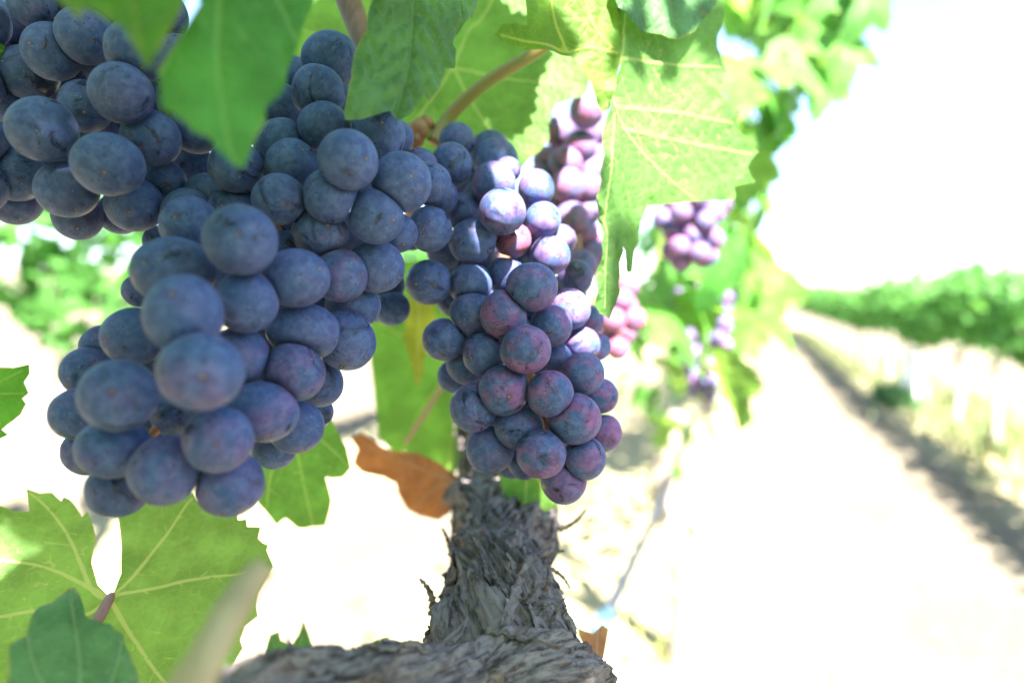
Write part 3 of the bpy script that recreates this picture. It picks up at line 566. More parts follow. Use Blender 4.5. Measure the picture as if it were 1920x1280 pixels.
# x, y, r, depth [, ratio, angle, tint, scar x, scar y]
A_ = [(451,450,67,.154,1,0,.15,447,440),(357,422,53,.176,1,0,.1),(325,508,61,.163,1.17,0,.15),(345,589,71,.144,1,0,.35,327,557),(377,697,73,.136,1,0,.7,379,706),(223,741,65,.148,1,0,.4,213,735),(252,630,55,.172,1,0,.2),(195,650,40,.192,1,0,.5),(165,697,46,.186,1,0,.6),(150,775,49,.176,1,0,.5),(165,845,45,.182,1,0,.5),(213,840,54,.158,1.25,0,.5,176,865),(222,915,54,.166,1,0,.3),(310,881,63,.154,1,0,.6,268,915),(430,906,60,.160,1,0,.6),(409,823,60,.150,1,0,.8,404,832),(493,771,57,.166,1.12,-20,.9,505,812),(555,800,49,.184,1,0,.4),(515,838,40,.2),(335,770,50,.178),(551,696,53,.174,1.1,-25,.9,585,673),(447,668,56,.169,1,0,.6),(461,566,59,.162,1,0,.3,472,528),(554,522,56,.170,1.08,10,.3,598,505),(638,516,50,.184,1,0,.75,681,515),(704,500,49,.187,1.05,0,.15,747,520),(662,573,45,.199,1.12,0,.7,705,584),(570,621,51,.175,1.28,-8,.4,634,641),(648,638,52,.189,1.08,-60,.25,684,668),(600,718,43,.199,1,0,.2),(590,772,32,.21),(535,470,38,.192,1,0,.1),(600,434,46,.184,1.12,-8,.5,613,421),(524,374,49,.178,1,0,.1,484,367),(621,367,48,.177,1.05,20,.1,629,334),(548,309,45,.188,1.1,0,.1,565,283),(653,300,56,.171,1,0,.1,690,299),(752,342,54,.183,1,0,.15),(704,405,51,.181,1,0,.1,740,413),(745,437,38,.2,1,0,.1,757,461),(608,238,46,.196,1,0,.05,595,194),(530,275,49,.2,1,0,.05),(710,252,51,.196,1,0,.05),(745,258,30,.222,1,0,.1),(596,172,47,.202,1.06,0,.02,597,137),(620,112,51,.212,1,0,.02),(520,200,45,.216,1,0,0),(545,140,36,.232,1,0,0),(443,314,49,.186,1,0,.1,403,296),(393,374,46,.196,1.1,0,.3,369,336),(436,392,41,.191,1,0,.1,421,387),(352,398,44,.193,1,0,.05),(262,545,30,.2,1,0,.4),(300,452,29,.212,1,0,.3),(735,578,32,.245,1,0,0),(728,535,32,.25,1,0,0),
 (500,620,48,.208),(600,565,45,.212),(420,500,48,.2),(640,440,44,.21),(560,410,44,.212),(300,655,48,.195),(255,765,46,.192),(330,840,46,.19),(405,755,46,.187),(490,710,44,.2),(690,350,44,.212),(590,290,42,.22),(480,430,44,.21),(690,455,38,.215),(640,200,40,.23),(560,230,40,.23)]
B_ = [(886,454,42,.225,1,0,.15,885,430),(872,398,37,.235,1,0,.15),(942,396,43,.216,1,0,.4,965,368),(926,345,41,.229,1,0,.6),(1005,354,35,.24,1,0,.5,1007,322),(1018,412,34,.235,1,0,.5),(962,451,32,.231,1.08,30,1.),(846,310,40,.235,1,0,.05),(857,263,33,.25,1,0,.1),(928,300,41,.252,1,0,.3),(920,280,35,.268,1,0,.2),(952,318,24,.244,1,0,.5),(804,529,42,.222,1,0,.05,782,532),(881,532,41,.226,1,0,.1),(948,517,36,.233,1,0,.3,938,484),(997,538,47,.210,1,0,.5,1022,521),(1032,478,36,.229,1,0,.6),(1050,450,30,.242,1,0,.5),(1068,580,38,.226,1,0,.7),(886,590,42,.222,1,0,.25),(944,590,45,.212,1,0,.8,917,571),(1033,611,38,.219,1,0,.6,1030,621),(985,655,47,.203,1,0,.75,984,624),(908,664,39,.215,1,0,.3,884,670),(834,636,40,.222,1,0,.15,802,642),(876,684,37,.229,1,0,.1),(852,705,32,.24,1,0,.1),(945,731,46,.208,1,0,.75,953,744),(1031,738,44,.206,1,0,1.,1030,711),(1093,700,40,.216,1,0,.9,1118,697),(1044,672,29,.226,1,0,.3),(1092,645,33,.23,1,0,.8),(1120,650,25,.24,1,0,.8),(1122,742,35,.226,1,0,1.),(1130,811,35,.226,1,0,1.),(1077,785,46,.209,1.06,0,.9,1115,810),(888,764,44,.213,1,0,.35,849,775),(973,800,42,.214,1.05,0,.35,942,828),(919,842,43,.219,1,0,.25),(1015,851,44,.205,1,0,.7,1041,869),(1096,859,39,.213,1,0,.8,1118,887),(1057,900,42,.214,1,0,.55,1080,930),(985,868,31,.226,1,0,.3),
 (805,345,41,.214,1,0,.1,832,350),(825,369,33,.226,1,0,.1,843,369),(805,429,42,.214,1,0,.1,795,429),(787,312,33,.227,1,0,.4),(770,440,30,.235),(835,470,34,.245),(900,490,34,.25),(960,620,36,.245),(900,700,34,.245),(1000,700,36,.24),(1060,740,34,.24),(960,860,34,.24),(1040,820,34,.24),(930,780,34,.245),(1000,430,34,.255),(850,560,32,.25),(900,370,32,.262),(1010,590,34,.25),(1105,600,28,.26,1,0,.6),(1078,520,32,.262,1,0,.5)]
C_ = [(80,243,58,.180,1,0,.05,40,231),(228,175,56,.178,1,0,.1,165,169),(203,308,59,.175,1,0,.05,195,322),(284,259,52,.189,1,0,.05,266,273),(160,200,45,.2,1,0,.05,160,210),(258,95,54,.183,1,0,.05,267,133),(160,67,50,.196,1,0,.1,124,47),(98,97,51,.197,1,0,.05),(55,137,50,.207,1,0,.05),(70,8,46,.2),(10,55,50,.22),(8,180,46,.212),(28,325,50,.191,1,0,.05),(126,355,52,.187,1,0,.1),(252,383,50,.192,1,0,.1),(308,342,40,.2,1,0,.05,315,352),(146,405,43,.201,1,0,.2),(28,376,44,.206,1,0,.3),(225,400,38,.212,1,0,.3),(368,243,44,.202,1,0,.05),(360,308,38,.216,1,0,.05),(335,120,50,.2),(345,190,46,.21),(210,5,46,.205),(300,30,48,.205),(-45,260,50,.19),(-50,150,50,.2),(-40,40,50,.2),(-40,350,48,.19),(100,300,46,.215),(220,240,46,.215),(200,120,46,.215),(120,150,46,.222),(290,320,40,.22),(60,180,46,.225),(390,180,44,.22),(400,100,46,.225),(440,40,46,.23),(450,230,42,.225),(470,130,44,.235),(80,-60,50,.2),(200,-60,50,.2)]
D_ = [(1100,207,31,.335,1,0,.8),(1047,247,26,.36,1,0,.7),(1088,275,28,.345,1,0,1.),(1060,305,28,.34,1,0,1.),(1028,302,26,.355,1,0,.5),(1018,335,26,.35,1,0,.4),(1066,348,29,.33,1,0,.9),(1100,352,28,.335,1,0,1.),(1046,375,25,.345,1,0,.6),(1072,410,29,.325,1,0,.4),(1040,405,24,.35,1,0,.5),(1103,320,27,.35,1,0,.6),(1100,395,27,.34,1,0,.5),(1060,450,25,.335,1,0,.4),(1092,440,27,.33,1,0,.7),(1088,500,30,.31,1,0,.3),(1110,250,28,.36,1,0,.7),(1125,300,27,.36,1,0,.6),(1130,380,27,.36,1,0,.6),(1120,450,27,.36,1,0,.6),(1112,480,26,.33,1,0,.6),(1080,240,26,.375,1,0,.6),(1050,330,24,.38,1,0,.6),(1075,380,25,.37,1,0,.6)]
E_ = [(1176,537,22,.43,1,0,1.),(1166,562,23,.425,1,0,1.),(1150,600,24,.42,1,0,1.),(1188,598,23,.425,1,0,1.),(1158,652,22,.425,1,0,1.),(1140,628,21,.44,1,0,.8),(1175,575,21,.45,1,0,.8),(1145,560,22,.45,1,0,.8),(1170,625,21,.45,1,0,.8)]
def auto_bunch(cx, cy, z, wpx, hpx, n, seed, R=.0078):
    r = random.Random(seed); out = []; tries = 0
    while len(out) < n and tries < 4000:
        tries += 1; u, v, t = r.uniform(-1, 1), r.uniform(-1, 1), r.uniform(-1, 1); wd = 1-.4*(v+1)/2
        if (u/wd)**2+t*t > 1: continue
        zz = z+t*wpx*z/FPX; x, y = cx+u*wpx, cy+v*hpx; p = P(x, y, zz)
        if all(np.linalg.norm(p-P(*q[:2], q[3])) > 1.55*R for q in out): out.append((x, y, R*FPX/zz, zz, 1, 0, r.uniform(.4, 1)))
    return out
F_ = auto_bunch(1296, 430, .50, 62, 60, 30, 3); G_ = auto_bunch(1325, 645, .80, 52, 105, 60, 4); H_ = auto_bunch(1398, 600, 1.7, 25, 50, 40, 5)
J_ = auto_bunch(1345, 520, 1.15, 30, 55, 36, 9)
SKIN = []
BUNCHES = [('A', A_, True), ('B', B_, True), ('C', C_, True), ('D', D_, False), ('E', E_, False), ('F', F_, False), ('G', G_, False), ('H', H_, False), ('J', J_, False)]
gr = []                                    # flat list of berries
for bn, lst, hero in BUNCHES:
    for q in lst:
        q = tuple(q) + (1, 0, .2)[len(q)-4:] if len(q) < 7 else q
        gr.append(dict(b=bn, hero=hero, x=q[0], y=q[1], r=q[2], z=q[3], ratio=q[4], ang=math.radians(q[5]), tint=q[6]*(.4 if bn == 'A' else 1), scar=q[7:9] if len(q) >= 9 else None))
def centre(g): return P(g['x'], g['y'], g['z'])
hero = [g for g in gr if g['b'] in 'ABCD']
for it in range(40):                       # squeezed berries give way in depth until the overlap is a plausible squash
    pc = np.array([centre(g) for g in hero]); R = np.array([g['r']*g['z']/FPX*(1+.4*(g['ratio']-1)) for g in hero]); moved = 0
    D = np.linalg.norm(pc[:, None]-pc[None], axis=2); O = R[:, None]+R[None]-D
    for i, j in zip(*np.where(np.triu(O > .50*np.minimum(R[:, None], R[None]), 1))):
        far = hero[i] if hero[i]['z'] > hero[j]['z'] else hero[j]; far['z'] *= 1.004; moved += 1
    if not moved: break
for bn in 'ABC':
    mem = [g for g in gr if g['b'] == bn]; add = []
    for y in range(-40, 960, 9):
        for x in range(-40, 1160, 9):
            ds = [(math.hypot(x-g['x'], y-g['y']), g) for g in mem]
            if any(d < g['r']*.95 for d, g in ds) or any(math.hypot(x-g['x'], y-g['y']) < g['r']*.8 for g in add): continue
            nb = [(d, g) for d, g in ds if d < g['r']*2.1]
            secs = {int(((math.atan2(g['y']-y, g['x']-x)+math.pi)/(2*math.pi)*8)) % 8 for d, g in nb}
            if len(secs) < 6: continue
            z = max(g['z'] for d, g in nb)+.012; add.append(dict(b=bn, hero=True, x=x+4, y=y+4, r=.0078*FPX/z, z=z, ratio=1, ang=0, tint=.2, scar=None))
    gr += add; print('fill', bn, len(add))
INFO = {'A': ('big bunch of dusty blue-black grapes hanging in the left centre', 'grape_bunch'), 'B': ('bunch of blue and pink-flushed grapes with a sunlit white patch, right of centre', 0),
        'C': ('dark shaded bunch of blue-black grapes in the upper left corner', 0), 'D': ('bright pinkish bunch partly hidden behind the sunlit hanging leaf', 0), 'E': ('small group of shiny red grapes just below the hanging leaf tip', 0),
        'F': ('blurred pink bunch under the right side of the sunlit leaf', 0), 'G': ('pale lilac out-of-focus bunch low along the receding row', 0), 'H': ('tiny washed-out bunch farthest down the receding row', 0), 'J': ('washed-out pink bunch between the blurred leaves right of the leaf tip', 0)}
for bn, lst, hero_ in BUNCHES:
    mem = [g for g in gr if g['b'] == bn]; pc = np.array([centre(g) for g in mem]); cen = pc.mean(0)
    top = pc[pc[:, 2].argmax()] + np.array([0, .01, .008])
    root = empty('grape_bunch', top, INFO[bn][0], 'grapes', 'grape bunches on the vines'); allc = [(g, centre(g)) for g in gr if g['b'] in ('ABCD' if bn in 'ABCD' else bn)]
    base, faces = ICO4 if hero_ else ICO3
    for g, c in zip(mem, pc):
        R = g['r']*(1.12 if bn == 'D' else 1.035)*g['z']/FPX; ca, sa = math.cos(g['ang']), math.sin(g['ang'])
        e1 = ca*RX + sa*UP; e2 = -sa*RX + ca*UP; e3 = np.cross(e1, e2); ax = np.array([R*g['ratio'], R, R*(.5+.5*g['ratio'])])
        E = np.stack([e1, e2, e3], 1)
        def support(E_, ax_, n): return math.sqrt((((E_.T @ n)*ax_)**2).sum())
        v = base*ax @ E.T
        k_ = random.uniform(0, 50); v = v*(np.array([random.uniform(.95, 1.04), random.uniform(.95, 1.03), random.uniform(.95, 1.04)]))*(1+(.05 if (g['x'], g['y']) in ((352, 398), (621, 367), (596, 172), (436, 392)) else .022)*fbm(np.c_[base*(1.3 if random.random() < .9 else 3.2)+k_], 2))[:, None]
        for g2, c2 in allc:
            if g2 is g: continue
            d = c2-c; dist = np.linalg.norm(d)
            if dist > 2.4*R+.012: continue
            n = d/dist; R2 = g2['r']*1.035*g2['z']/FPX; Ri = support(E, ax, n); Rj = R2*(1+.3*(g2['ratio']-1))
            if Ri+Rj <= dist: continue
            t = min(max((dist*dist+Ri*Ri-Rj*Rj)/(2*dist), .35*Ri), dist*.98) - .00008
            s = v @ n; kk = .00042; s2 = -kk*np.logaddexp(-s/kk, -t/kk); v = v + np.where(s > t-6*kk, s2-s, 0)[:, None]*n
        if g['scar']:
            dx, dy = (g['scar'][0]-g['x'])/g['r'], -(g['scar'][1]-g['y'])/g['r']; m_ = math.hypot(dx, dy)
            if m_ > .97: dx, dy = dx/m_*.97, dy/m_*.97
            vd = (CAM-c)/np.linalg.norm(CAM-c); zd = dx*RX+dy*UP+math.sqrt(max(.03, 1-dx*dx-dy*dy))*vd
        else:
            zd = (c-cen)/np.linalg.norm(c-cen)+np.array([random.uniform(-.5, .5), random.uniform(-.9, .3), random.uniform(-.7, .3)])
        zd = Vector(zd).normalized(); rot = zd.to_track_quat('Z', 'Y').to_matrix() @ Matrix.Rotation(random.uniform(0, 6.28), 3, 'Z')
        loc = v @ np.array(rot)              # to local frame
        o = mesh_obj('grape', loc, faces, M_GRAPE, root, loc=rel(root, c)); o.rotation_euler = rot.to_euler()
        o.color = (min(1, g['tint']*random.uniform(.85, 1.1)), {'D': .35, 'E': .85, 'F': .35, 'G': .25, 'H': .25, 'J': .3}.get(bn, .9 if (g['x'], g['y']) in ((962, 451),) else 0), random.random(), 1)
        if hero_ or bn == 'E':
            i = int(np.argmax(loc @ np.array([0, 0, 1]) - 3*np.hypot(loc[:, 0], loc[:, 1]))); s_ = bpy.data.objects.new('style_scar', SCAR); COL.objects.link(s_); s_.parent = o
            s_.location = loc[i]*.997; k = random.uniform(.00024, .00044); s_.scale = (k, k, k)
    # stalk through the bunch
    low = pc[pc[:, 2].argmin()]; pth = smooth_path([top-top, (cen-top)*.6+np.array([0, .004, 0]), (cen-top)*1.05, (low-top)*.85+(cen-top)*.12], 14)
    V, F = tube(pth, np.linspace(.0026, .0012, 14), 8); mesh_obj('stalk', V, F, M_RACH, root)
    if bn == 'B':
        q = smooth_path([P(812, 268, .262), P(840, 222, .264), P(905, 160, .258), P(1010, 95, .25), P(1090, 30, .245)], 24)-top
        V, F = tube(q, np.linspace(.0026, .0022, 24), 12); mesh_obj('peduncle', V, F, M_PETI, root)
        for (x, y, z, r_) in ((785, 245, .262, .0042), (778, 262, .262, .0036), (800, 232, .264, .003)):
            vv = ICO3[0]*r_*(1+.25*fbm(ICO3[0]*2+x, 2))[:, None]; mesh_obj('stalk_node', vv, ICO3[1], M_RACH, root, loc=rel(root, P(x, y, z)))

# ------------------------------------------------------------------ unseen leaves overhead, placed to shade the bunches and spare the sunlit patch
lit = [(942,396,.207),(925,385,.208),(960,372,.21),(975,410,.214),(1005,354,.232),(1018,412,.227),(1000,340,.233),(1030,380,.232),(1032,478,.222),(1020,460,.224),(1050,455,.236),(1045,500,.224),(1068,580,.218),(1085,570,.221),(1092,645,.224),(950,330,.224),(965,322,.238),(1110,640,.232),
       (1250,250,.245),(1300,200,.252),(1350,300,.262),(1180,160,.226),(1150,300,.226),(1130,520,.223),(1120,420,.222),(1300,320,.252),(1220,200,.236),(1290,140,.25),(1060,60,.215),(1110,120,.218),
       (1000,250,.284),(1060,150,.286),(980,290,.282),(1030,200,.284),(1050,280,.335),(1090,270,.33),(1060,330,.33),(1100,200,.325),(1170,560,.42),(1296,430,.49),(1296,400,.49),(1320,640,.78)]
shade = []
for g in gr:
    if g['b'] in 'AC' or (g['b'] == 'B' and min(math.hypot(g['x']-q[0], g['y']-q[1]) for q in lit[:18]) > 34):
        R = g['r']*g['z']/FPX; c = centre(g)
        for o_ in ((0, 0, 1), (.7, 0, .6), (-.7, 0, .6), (.6, -.7, 0), (0, -.9, 0), (-.6, -.6, 0)): shade.append(c+R*np.array(o_))
for q in [(400,50,.116),(330,150,.116),(450,200,.116),(550,60,.12),(240,40,.105),(700,100,.17),(780,100,.178),(740,190,.168),(860,40,.188),(700,30,.3),(900,60,.3),(900,200,.3),(620,60,.3),(1200,30,.230),(1250,50,.238),(1290,40,.245),(1320,10,.250),(664,30,.241),(690,90,.236),(650,5,.242),(675,60,.238),(750,60,.29),(800,150,.285),(850,40,.29),(930,120,.285),(900,100,.286),(960,30,.29),(840,220,.283),(900,240,.283),(940,180,.284),
          *[(x, y, .198+(1200-y)*.00022) for x in range(850, 1080, 24) for y in range(1000, 1290, 28)],*[(x, 1240, .15+(x-700)*.00012) for x in range(480, 900, 40)],*[(x, 1270, .14+(x-700)*.00012) for x in range(440, 900, 40)],(950,1100,.215),(900,1150,.2),(1010,1150,.2),(960,1000,.27),(1000,1230,.185),(880,1240,.17),(700,1260,.142),(550,1290,.135),(1050,1230,.19),(940,1050,.24),(900,1000,.28),(1030,990,.28),(1050,950,.32),
          (100,1000,.21),(300,1050,.215),(400,1100,.21),(60,1100,.21),(300,1200,.2),(100,1200,.15),(200,1230,.15),(60,1260,.148),(450,1020,.23),(430,1160,.102),(470,1100,.107),(380,1250,.098),(800,900,.38),(860,940,.37),(780,700,.4),(820,800,.4),(560,900,.29)]: shade.append(P(*q))
BV = []
for me in LEAF_MED:
    co = [v.co.copy() for v in me.vertices]; BV.append(BVHTree.FromPolygons(co, [tuple(p.vertices) for p in me.polygons]))
litr = [Vector(P(*q)) for q in lit]
LITG = [(942, 396), (1005, 354), (1018, 412), (962, 451), (1032, 478), (1050, 450), (1068, 580), (1092, 645), (952, 318), (926, 345)]
for g in gr:
    if g['b'] in 'DE' or (g['b'] == 'B' and (g['x'], g['y']) in LITG):
        c = centre(g); R = g['r']*g['z']/FPX; v0 = (CAM-c)/np.linalg.norm(CAM-c)
        offs = [(0, 0), (.75, 0), (0, .75), (.5, .6), (0, -.5), (-.7, 0), (-.5, .6)] if g['b'] == 'B' else [(0, 0), (.5, .5), (-.5, .5)]
        if (g['x'], g['y']) == (926, 345): offs = [(.2, 0), (.75, 0), (.2, .7), (.6, .6)]
        for a_, b_ in offs: litr.append(Vector(c + R*(a_*RX+b_*UP+math.sqrt(max(0, 1-a_*a_-b_*b_))*v0)))
for x in range(1140, 1360, 24):
    for y in range(130, 360, 30):
        if y < 200 or x > 1150: litr.append(Vector(P(x, y, .226+(x-1150)*.00018)))
litr += [Vector(centre(g)) for i, g in enumerate(gr) if g['b'] in 'FGJ' and i % 4 == 0]
shr = [Vector(s) for s in shade]; blocked = [0]*len(shr); S = Vector(SUN); shading = []
def corners(me): return [me.vertices[i].co for i in range(0, len(me.vertices), 3)]
CORN = [corners(me) for me in LEAF_MED]
rnd = random.Random(11)
for tr in range(26000):
    todo = [i for i, b in enumerate(blocked) if b < 1]
    if not todo or len(shading) > 260: break
    p = shr[rnd.choice(todo)]; k = rnd.randrange(4); c = p + S*rnd.uniform(.04, 1.3); sz = rnd.uniform(.034, .062)*(1 if tr < 6000 else .6 if tr < 15000 else .38)
    if (c-Vector(CAM)).length < .085: continue
    nrm = (S*.7+Vector((rnd.uniform(-.8, .8), rnd.uniform(-.8, .8), rnd.uniform(-.2, .9)))).normalized()
    rot = nrm.to_track_quat('Z', 'Y').to_matrix() @ Matrix.Rotation(rnd.uniform(0, 6.28), 3, 'Z')
    mw = Matrix.Translation(c) @ rot.to_4x4() @ Matrix.Diagonal((sz, sz, sz, 1)); 
    mw = mw @ Matrix.Translation((0, -.35, 0)); bad = False
    for co in CORN[k]:
        x, y, z = PX(mw @ co)
        if (z > .002 and -70 < x < 1990 and -45 < y < 1330) or (mw @ co - Vector(CAM)).length < .06: bad = True; break
    if bad: continue
    inv = mw.inverted(); di = (inv.to_3x3() @ S).normalized()
    if any(BV[k].ray_cast(inv @ q, di)[0] is not None for q in litr): continue
    new = [i for i in range(len(shr)) if BV[k].ray_cast(inv @ shr[i], di)[0] is not None]
    if not any(blocked[i] < 1 for i in new): continue
    for i in new: blocked[i] += 1
    shading.append((k, mw))
extra = 0
for tr in range(6000):  # more unseen leaves overhead, added to cut sky light
    if extra >= 90: break
    c = Vector((rnd.uniform(-.45, .16), rnd.uniform(-.35, .5), 1.15+rnd.uniform(.06, .42))); k = rnd.randrange(4); sz = rnd.uniform(.045, .07)
    if (c-Vector(CAM)).length < .11: continue
    nrm = Vector((rnd.uniform(-.7, .7), rnd.uniform(-.9, .3), rnd.uniform(.3, 1))).normalized()
    mw = Matrix.Translation(c) @ (nrm.to_track_quat('Z', 'Y').to_matrix() @ Matrix.Rotation(rnd.uniform(0, 6.28), 3, 'Z')).to_4x4() @ Matrix.Diagonal((sz, sz, sz, 1))
    bad = False
    for co in CORN[k]:
        x, y, z = PX(mw @ co)
        if (z > .002 and -70 < x < 1990 and -45 < y < 1330) or (mw @ co - Vector(CAM)).length < .06: bad = True; break
    if bad: continue
    inv = mw.inverted(); di = (inv.to_3x3() @ S).normalized()
    if any(BV[k].ray_cast(inv @ q, di)[0] is not None for q in litr): continue
    shading.append((k, mw)); extra += 1
extra = 0
for tr in range(5000):                 # unseen leaf wall behind the lens, added to block light from there
    if extra >= 130: break
    c = Vector((rnd.uniform(-.45, .22), rnd.uniform(-.75, -.12), 1.15+rnd.uniform(-.32, .40))); k = rnd.randrange(4); sz = rnd.uniform(.05, .075)
    nrm = Vector((rnd.uniform(-.3, .8), rnd.uniform(-1, 1), rnd.uniform(-.1, .6))).normalized()
    mw = Matrix.Translation(c) @ (nrm.to_track_quat('Z', 'Y').to_matrix() @ Matrix.Rotation(math.pi+rnd.gauss(0, .7), 3, 'Z')).to_4x4() @ Matrix.Diagonal((sz, sz, sz, 1))
    inv = mw.inverted(); di = (inv.to_3x3() @ S).normalized()
    if any(BV[k].ray_cast(inv @ q, di)[0] is not None for q in litr): continue
    shading.append((k, mw)); extra += 1
extra = 0
for tr in range(4000):                 # unseen leaves left of the lens, added to darken the upper left bunch
    if extra >= 110: break
    c = Vector((rnd.uniform(-.48, -.04), rnd.uniform(-.40, .16), 1.15+rnd.uniform(-.25, .34))); k = rnd.randrange(4); sz = rnd.uniform(.045, .07)
    if (c-Vector(CAM)).length < .12: continue
    nrm = Vector((rnd.uniform(-.2, 1), rnd.uniform(-.8, .8), rnd.uniform(-.1, .7))).normalized()
    mw = Matrix.Translation(c) @ (nrm.to_track_quat('Z', 'Y').to_matrix() @ Matrix.Rotation(math.pi+rnd.gauss(0, .7), 3, 'Z')).to_4x4() @ Matrix.Diagonal((sz, sz, sz, 1))
    bad = False
    for co in CORN[k]:
        x, y, z = PX(mw @ co)
        if (z > .002 and -70 < x < 1990 and -45 < y < 1330) or (mw @ co - Vector(CAM)).length < .06: bad = True; break
    if bad: continue
    inv = mw.inverted(); di = (inv.to_3x3() @ S).normalized()
    if any(BV[k].ray_cast(inv @ q, di)[0] is not None for q in litr): continue
    shading.append((k, mw)); extra += 1
for k, mw in shading: link_copy('leaf', LEAF_MED[k], BACKV if mw.translation.y < .06 else vine, mw, (rnd.uniform(.8, 1.15), rnd.uniform(.85, 1.1), rnd.uniform(.6, 1), 1))  # unseen light-blocking leaves, hung on the nearest vines
print('canopy leaves', len(shading), 'unshaded', sum(b < 1 for b in blocked), 'of', len(blocked))

# ------------------------------------------------------------------ next vines of the same row, each leaf its own piece
def near_vine(s, n, seed, label):
    loc = on_row(OFF_OWN, s); r = random.Random(seed)
    if label is None: v = vine
    else:
        v = empty('grape_vine', loc, label, 'vine', 'vines farther along the same row')
        V, F = vine_trunk(.82, seed); mesh_obj('trunk', V, F, M_POST, v)
    k = 0; tries = 0
    while k < n and tries < 6000:
        tries += 1
        hh = r.uniform(.80, 1.72); al = r.uniform(-.62, .62); pr = max(-.24, min(.2, r.gauss(0, .13)))
        q = np.array(loc) + RD*al + RN*pr + np.array([0, 0, hh]); x, y, z = PX(q)
        if z < .42: continue
        if x < 1215 or (hh < 1.02 and r.random() < .6): 
            if z < 1.1: continue
        nrm = Vector((RN*r.uniform(.2, 1)*(1 if pr > -.02 else -1)) + np.array([r.uniform(-.5, .5), r.uniform(-.5, .5), r.uniform(.0, .9)])).normalized()
        rot = nrm.to_track_quat('Z', 'Y').to_matrix() @ Matrix.Rotation(math.pi + r.gauss(0, .7), 3, 'Z'); sz = r.uniform(.045, .075)
        mw = Matrix.Translation(Vector(q)) @ rot.to_4x4() @ Matrix.Diagonal((sz, sz, sz, 1))
        if any(BV_hit(mw, p) for p in litr): continue
        link_copy('leaf', LEAF_MED[k % 4], v, mw, (r.uniform(.8, 1.2), r.uniform(.85, 1.1), r.uniform(.6, 1), 1)); k += 1
    return v
def BV_hit(mw, p):
    inv = mw.inverted(); return BV[0].ray_cast(inv @ p, (inv.to_3x3() @ S).normalized())[0] is not None
near_vine(1.1, 40, 21, None)
NV = near_vine(2.2, 140, 22, 'nearest blurred vine beyond the sunlit hanging leaf')
near_vine(3.4, 150, 23, 'second blurred vine beyond the sunlit hanging leaf')

POLY = [(1330, -80), (1640, -80), (1610, 90), (1520, 180), (1455, 250), (1440, 400), (1470, 490), (1445, 570), (1400, 610), (1250, 600), (1240, 520), (1360, 400), (1395, 200)]
def inside(x, y):
    c = False
    for i in range(len(POLY)):
        a, b = POLY[i], POLY[i-1]
        if (a[1] > y) != (b[1] > y) and x < (b[0]-a[0])*(y-a[1])/(b[1]-a[1])+a[0]: c = not c
    return c
r5 = random.Random(5); k = 0
while k < 130:
    x, y = r5.uniform(1230, 1640), r5.uniform(-80, 610)
    if not inside(x, y): continue
    z = r5.uniform(.62, 1.35); q = P(x, y, z); nrm = Vector((r5.uniform(0, .9), r5.uniform(-1, .1), r5.uniform(-.2, .9))).normalized(); sz = r5.uniform(.04, .065)
    mw = Matrix.Translation(Vector(q)) @ (nrm.to_track_quat('Z', 'Y').to_matrix() @ Matrix.Rotation(math.pi + r5.gauss(0, .6), 3, 'Z')).to_4x4() @ Matrix.Diagonal((sz, sz, sz, 1))
    k += 1
    if any(BV_hit(mw, p) for p in litr): continue
    link_copy('leaf', LEAF_MED[k % 4], vine if z < .8 else NV, mw, (r5.uniform(.9, 1.3), r5.uniform(.95, 1.2), r5.uniform(.6, 1), 1))
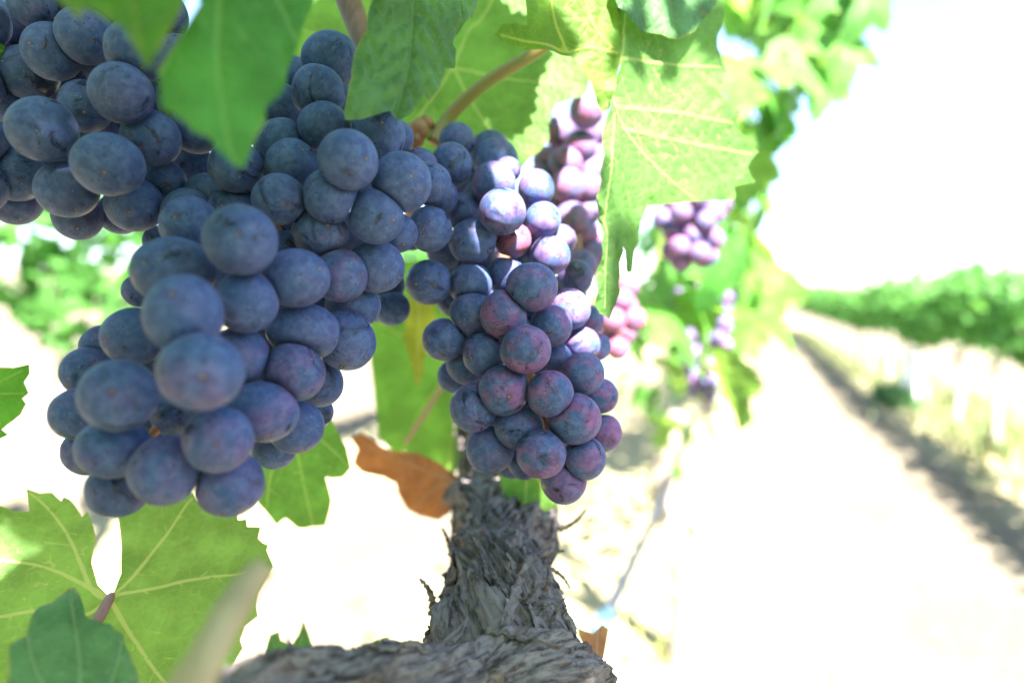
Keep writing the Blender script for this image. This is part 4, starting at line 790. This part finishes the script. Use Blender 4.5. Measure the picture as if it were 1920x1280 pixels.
# ------------------------------------------------------------------ drip hose, sleeve, weeds
h0 = P(1128, 1172, 1.0); hd = RD
hq = [h0 + hd*t + np.array([0, 0, -SLOPE*0 - .012*math.sin(t*2.2)]) for t in np.linspace(-.02, 9, 60)]
hose = empty('drip_hose', h0, 'thin grey-blue drip hose running along the row at lower right', 'hose')
V, F = tube(np.array(hq)-h0, [.0095]*60, 10); mesh_obj('hose', V, F, M_HOSE, hose)
V, F = tube(np.array([h0-hd*.035, h0-hd*.03, h0+hd*.028, h0+hd*.035])-h0, [.0125, .0155, .0155, .0125], 14); mesh_obj('fitting', V, F, M_CLIP, hose)
V, F = tube(np.array([h0-hd*1.2+np.array([0, 0, .005]), h0-hd*.03])-h0, [.0095]*2, 10); mesh_obj('hose', V, F, M_HOSE, hose)
def sleeve(off, s, h, wd, label):
    loc = on_row(off, s); V = []; F = []; n = 12
    for j, (z, k) in enumerate([(0, 1), (h*.5, 1.02), (h, 1), (h, .93), (h*.1, .93)]):
        for i in range(n):
            a = 2*math.pi*(i+.5)/n; q = max(abs(math.cos(a)), abs(math.sin(a))); rr = wd*k*(.85+.15/q); V.append((rr*math.cos(a), rr*math.sin(a), z))
    for j in range(4):
        for i in range(n): F.append((j*n+i, j*n+(i+1) % n, (j+1)*n+(i+1) % n, (j+1)*n+i))
    e = empty('vine_guard', loc, label, 'plant guard'); mesh_obj('sleeve', V, F, M_WHITE, e, smooth=False)
    V, F = tube([(wd*.5, wd*1.15, -.05), (wd*.5, wd*1.15, h*1.25)], [.012, .012], 8); mesh_obj('stake', V, F, M_POST, e)
sq = P(1726, 720, 8.7); s_along = sq @ RD
sleeve(OFF_R-.12, s_along, .72, .11, 'white plant guard standing at the foot of the far row')
def weeds(name, label, spots, n, hmin, hmax, c1, c2, seed):
    r = random.Random(seed); V = []; F = []
    for k in range(n):
        off, s, so, ss = spots[r.randrange(len(spots))]; q = on_row(off+r.gauss(0, so), s+r.uniform(-ss, ss)); h = r.uniform(hmin, hmax); a = r.uniform(0, 6.28); wv = h*.05+.003
        lean = np.array([math.cos(a), math.sin(a), 0])*h*r.uniform(.1, .6); sd_ = np.array([-math.sin(a), math.cos(a), 0])*wv; b = len(V)
        V += [q-sd_, q+sd_, q+lean*.4+sd_*.8+np.array([0, 0, h*.6]), q+lean*.4-sd_*.8+np.array([0, 0, h*.6]), q+lean+np.array([0, 0, h])]; F += [(b, b+1, b+2, b+3), (b+3, b+2, b+4)]
    m = simple_mat(name+'_blades', c1, c2, 3, .6, .05, .001); o = mesh_obj(name, V, F, m); o['kind'] = 'stuff'; o['label'] = label; o['category'] = 'grass'
weeds('grass', 'thin yellow-green grass growing under the near vine row', [(OFF_OWN+.05, 2.2, .14, 1.1), (OFF_OWN+.1, 4, .18, 2.), (OFF_OWN, 7, .2, 3)], 520, .04, .13, (.20, .23, .06), (.40, .38, .14), 1)
weeds('undergrowth', 'green weeds along the foot of the far vine row', [(OFF_R+.25, 6+3*k, .32, 2.2) for k in range(8)], 13000, .05, .20, (.075, .115, .028), (.15, .165, .06), 2)
weeds('weed_clump', 'dark green weed clump in front of the white plant guard', [(OFF_R-.28, s_along-.1, .10, .45)], 900, .12, .32, (.04, .12, .04), (.08, .18, .05), 3)
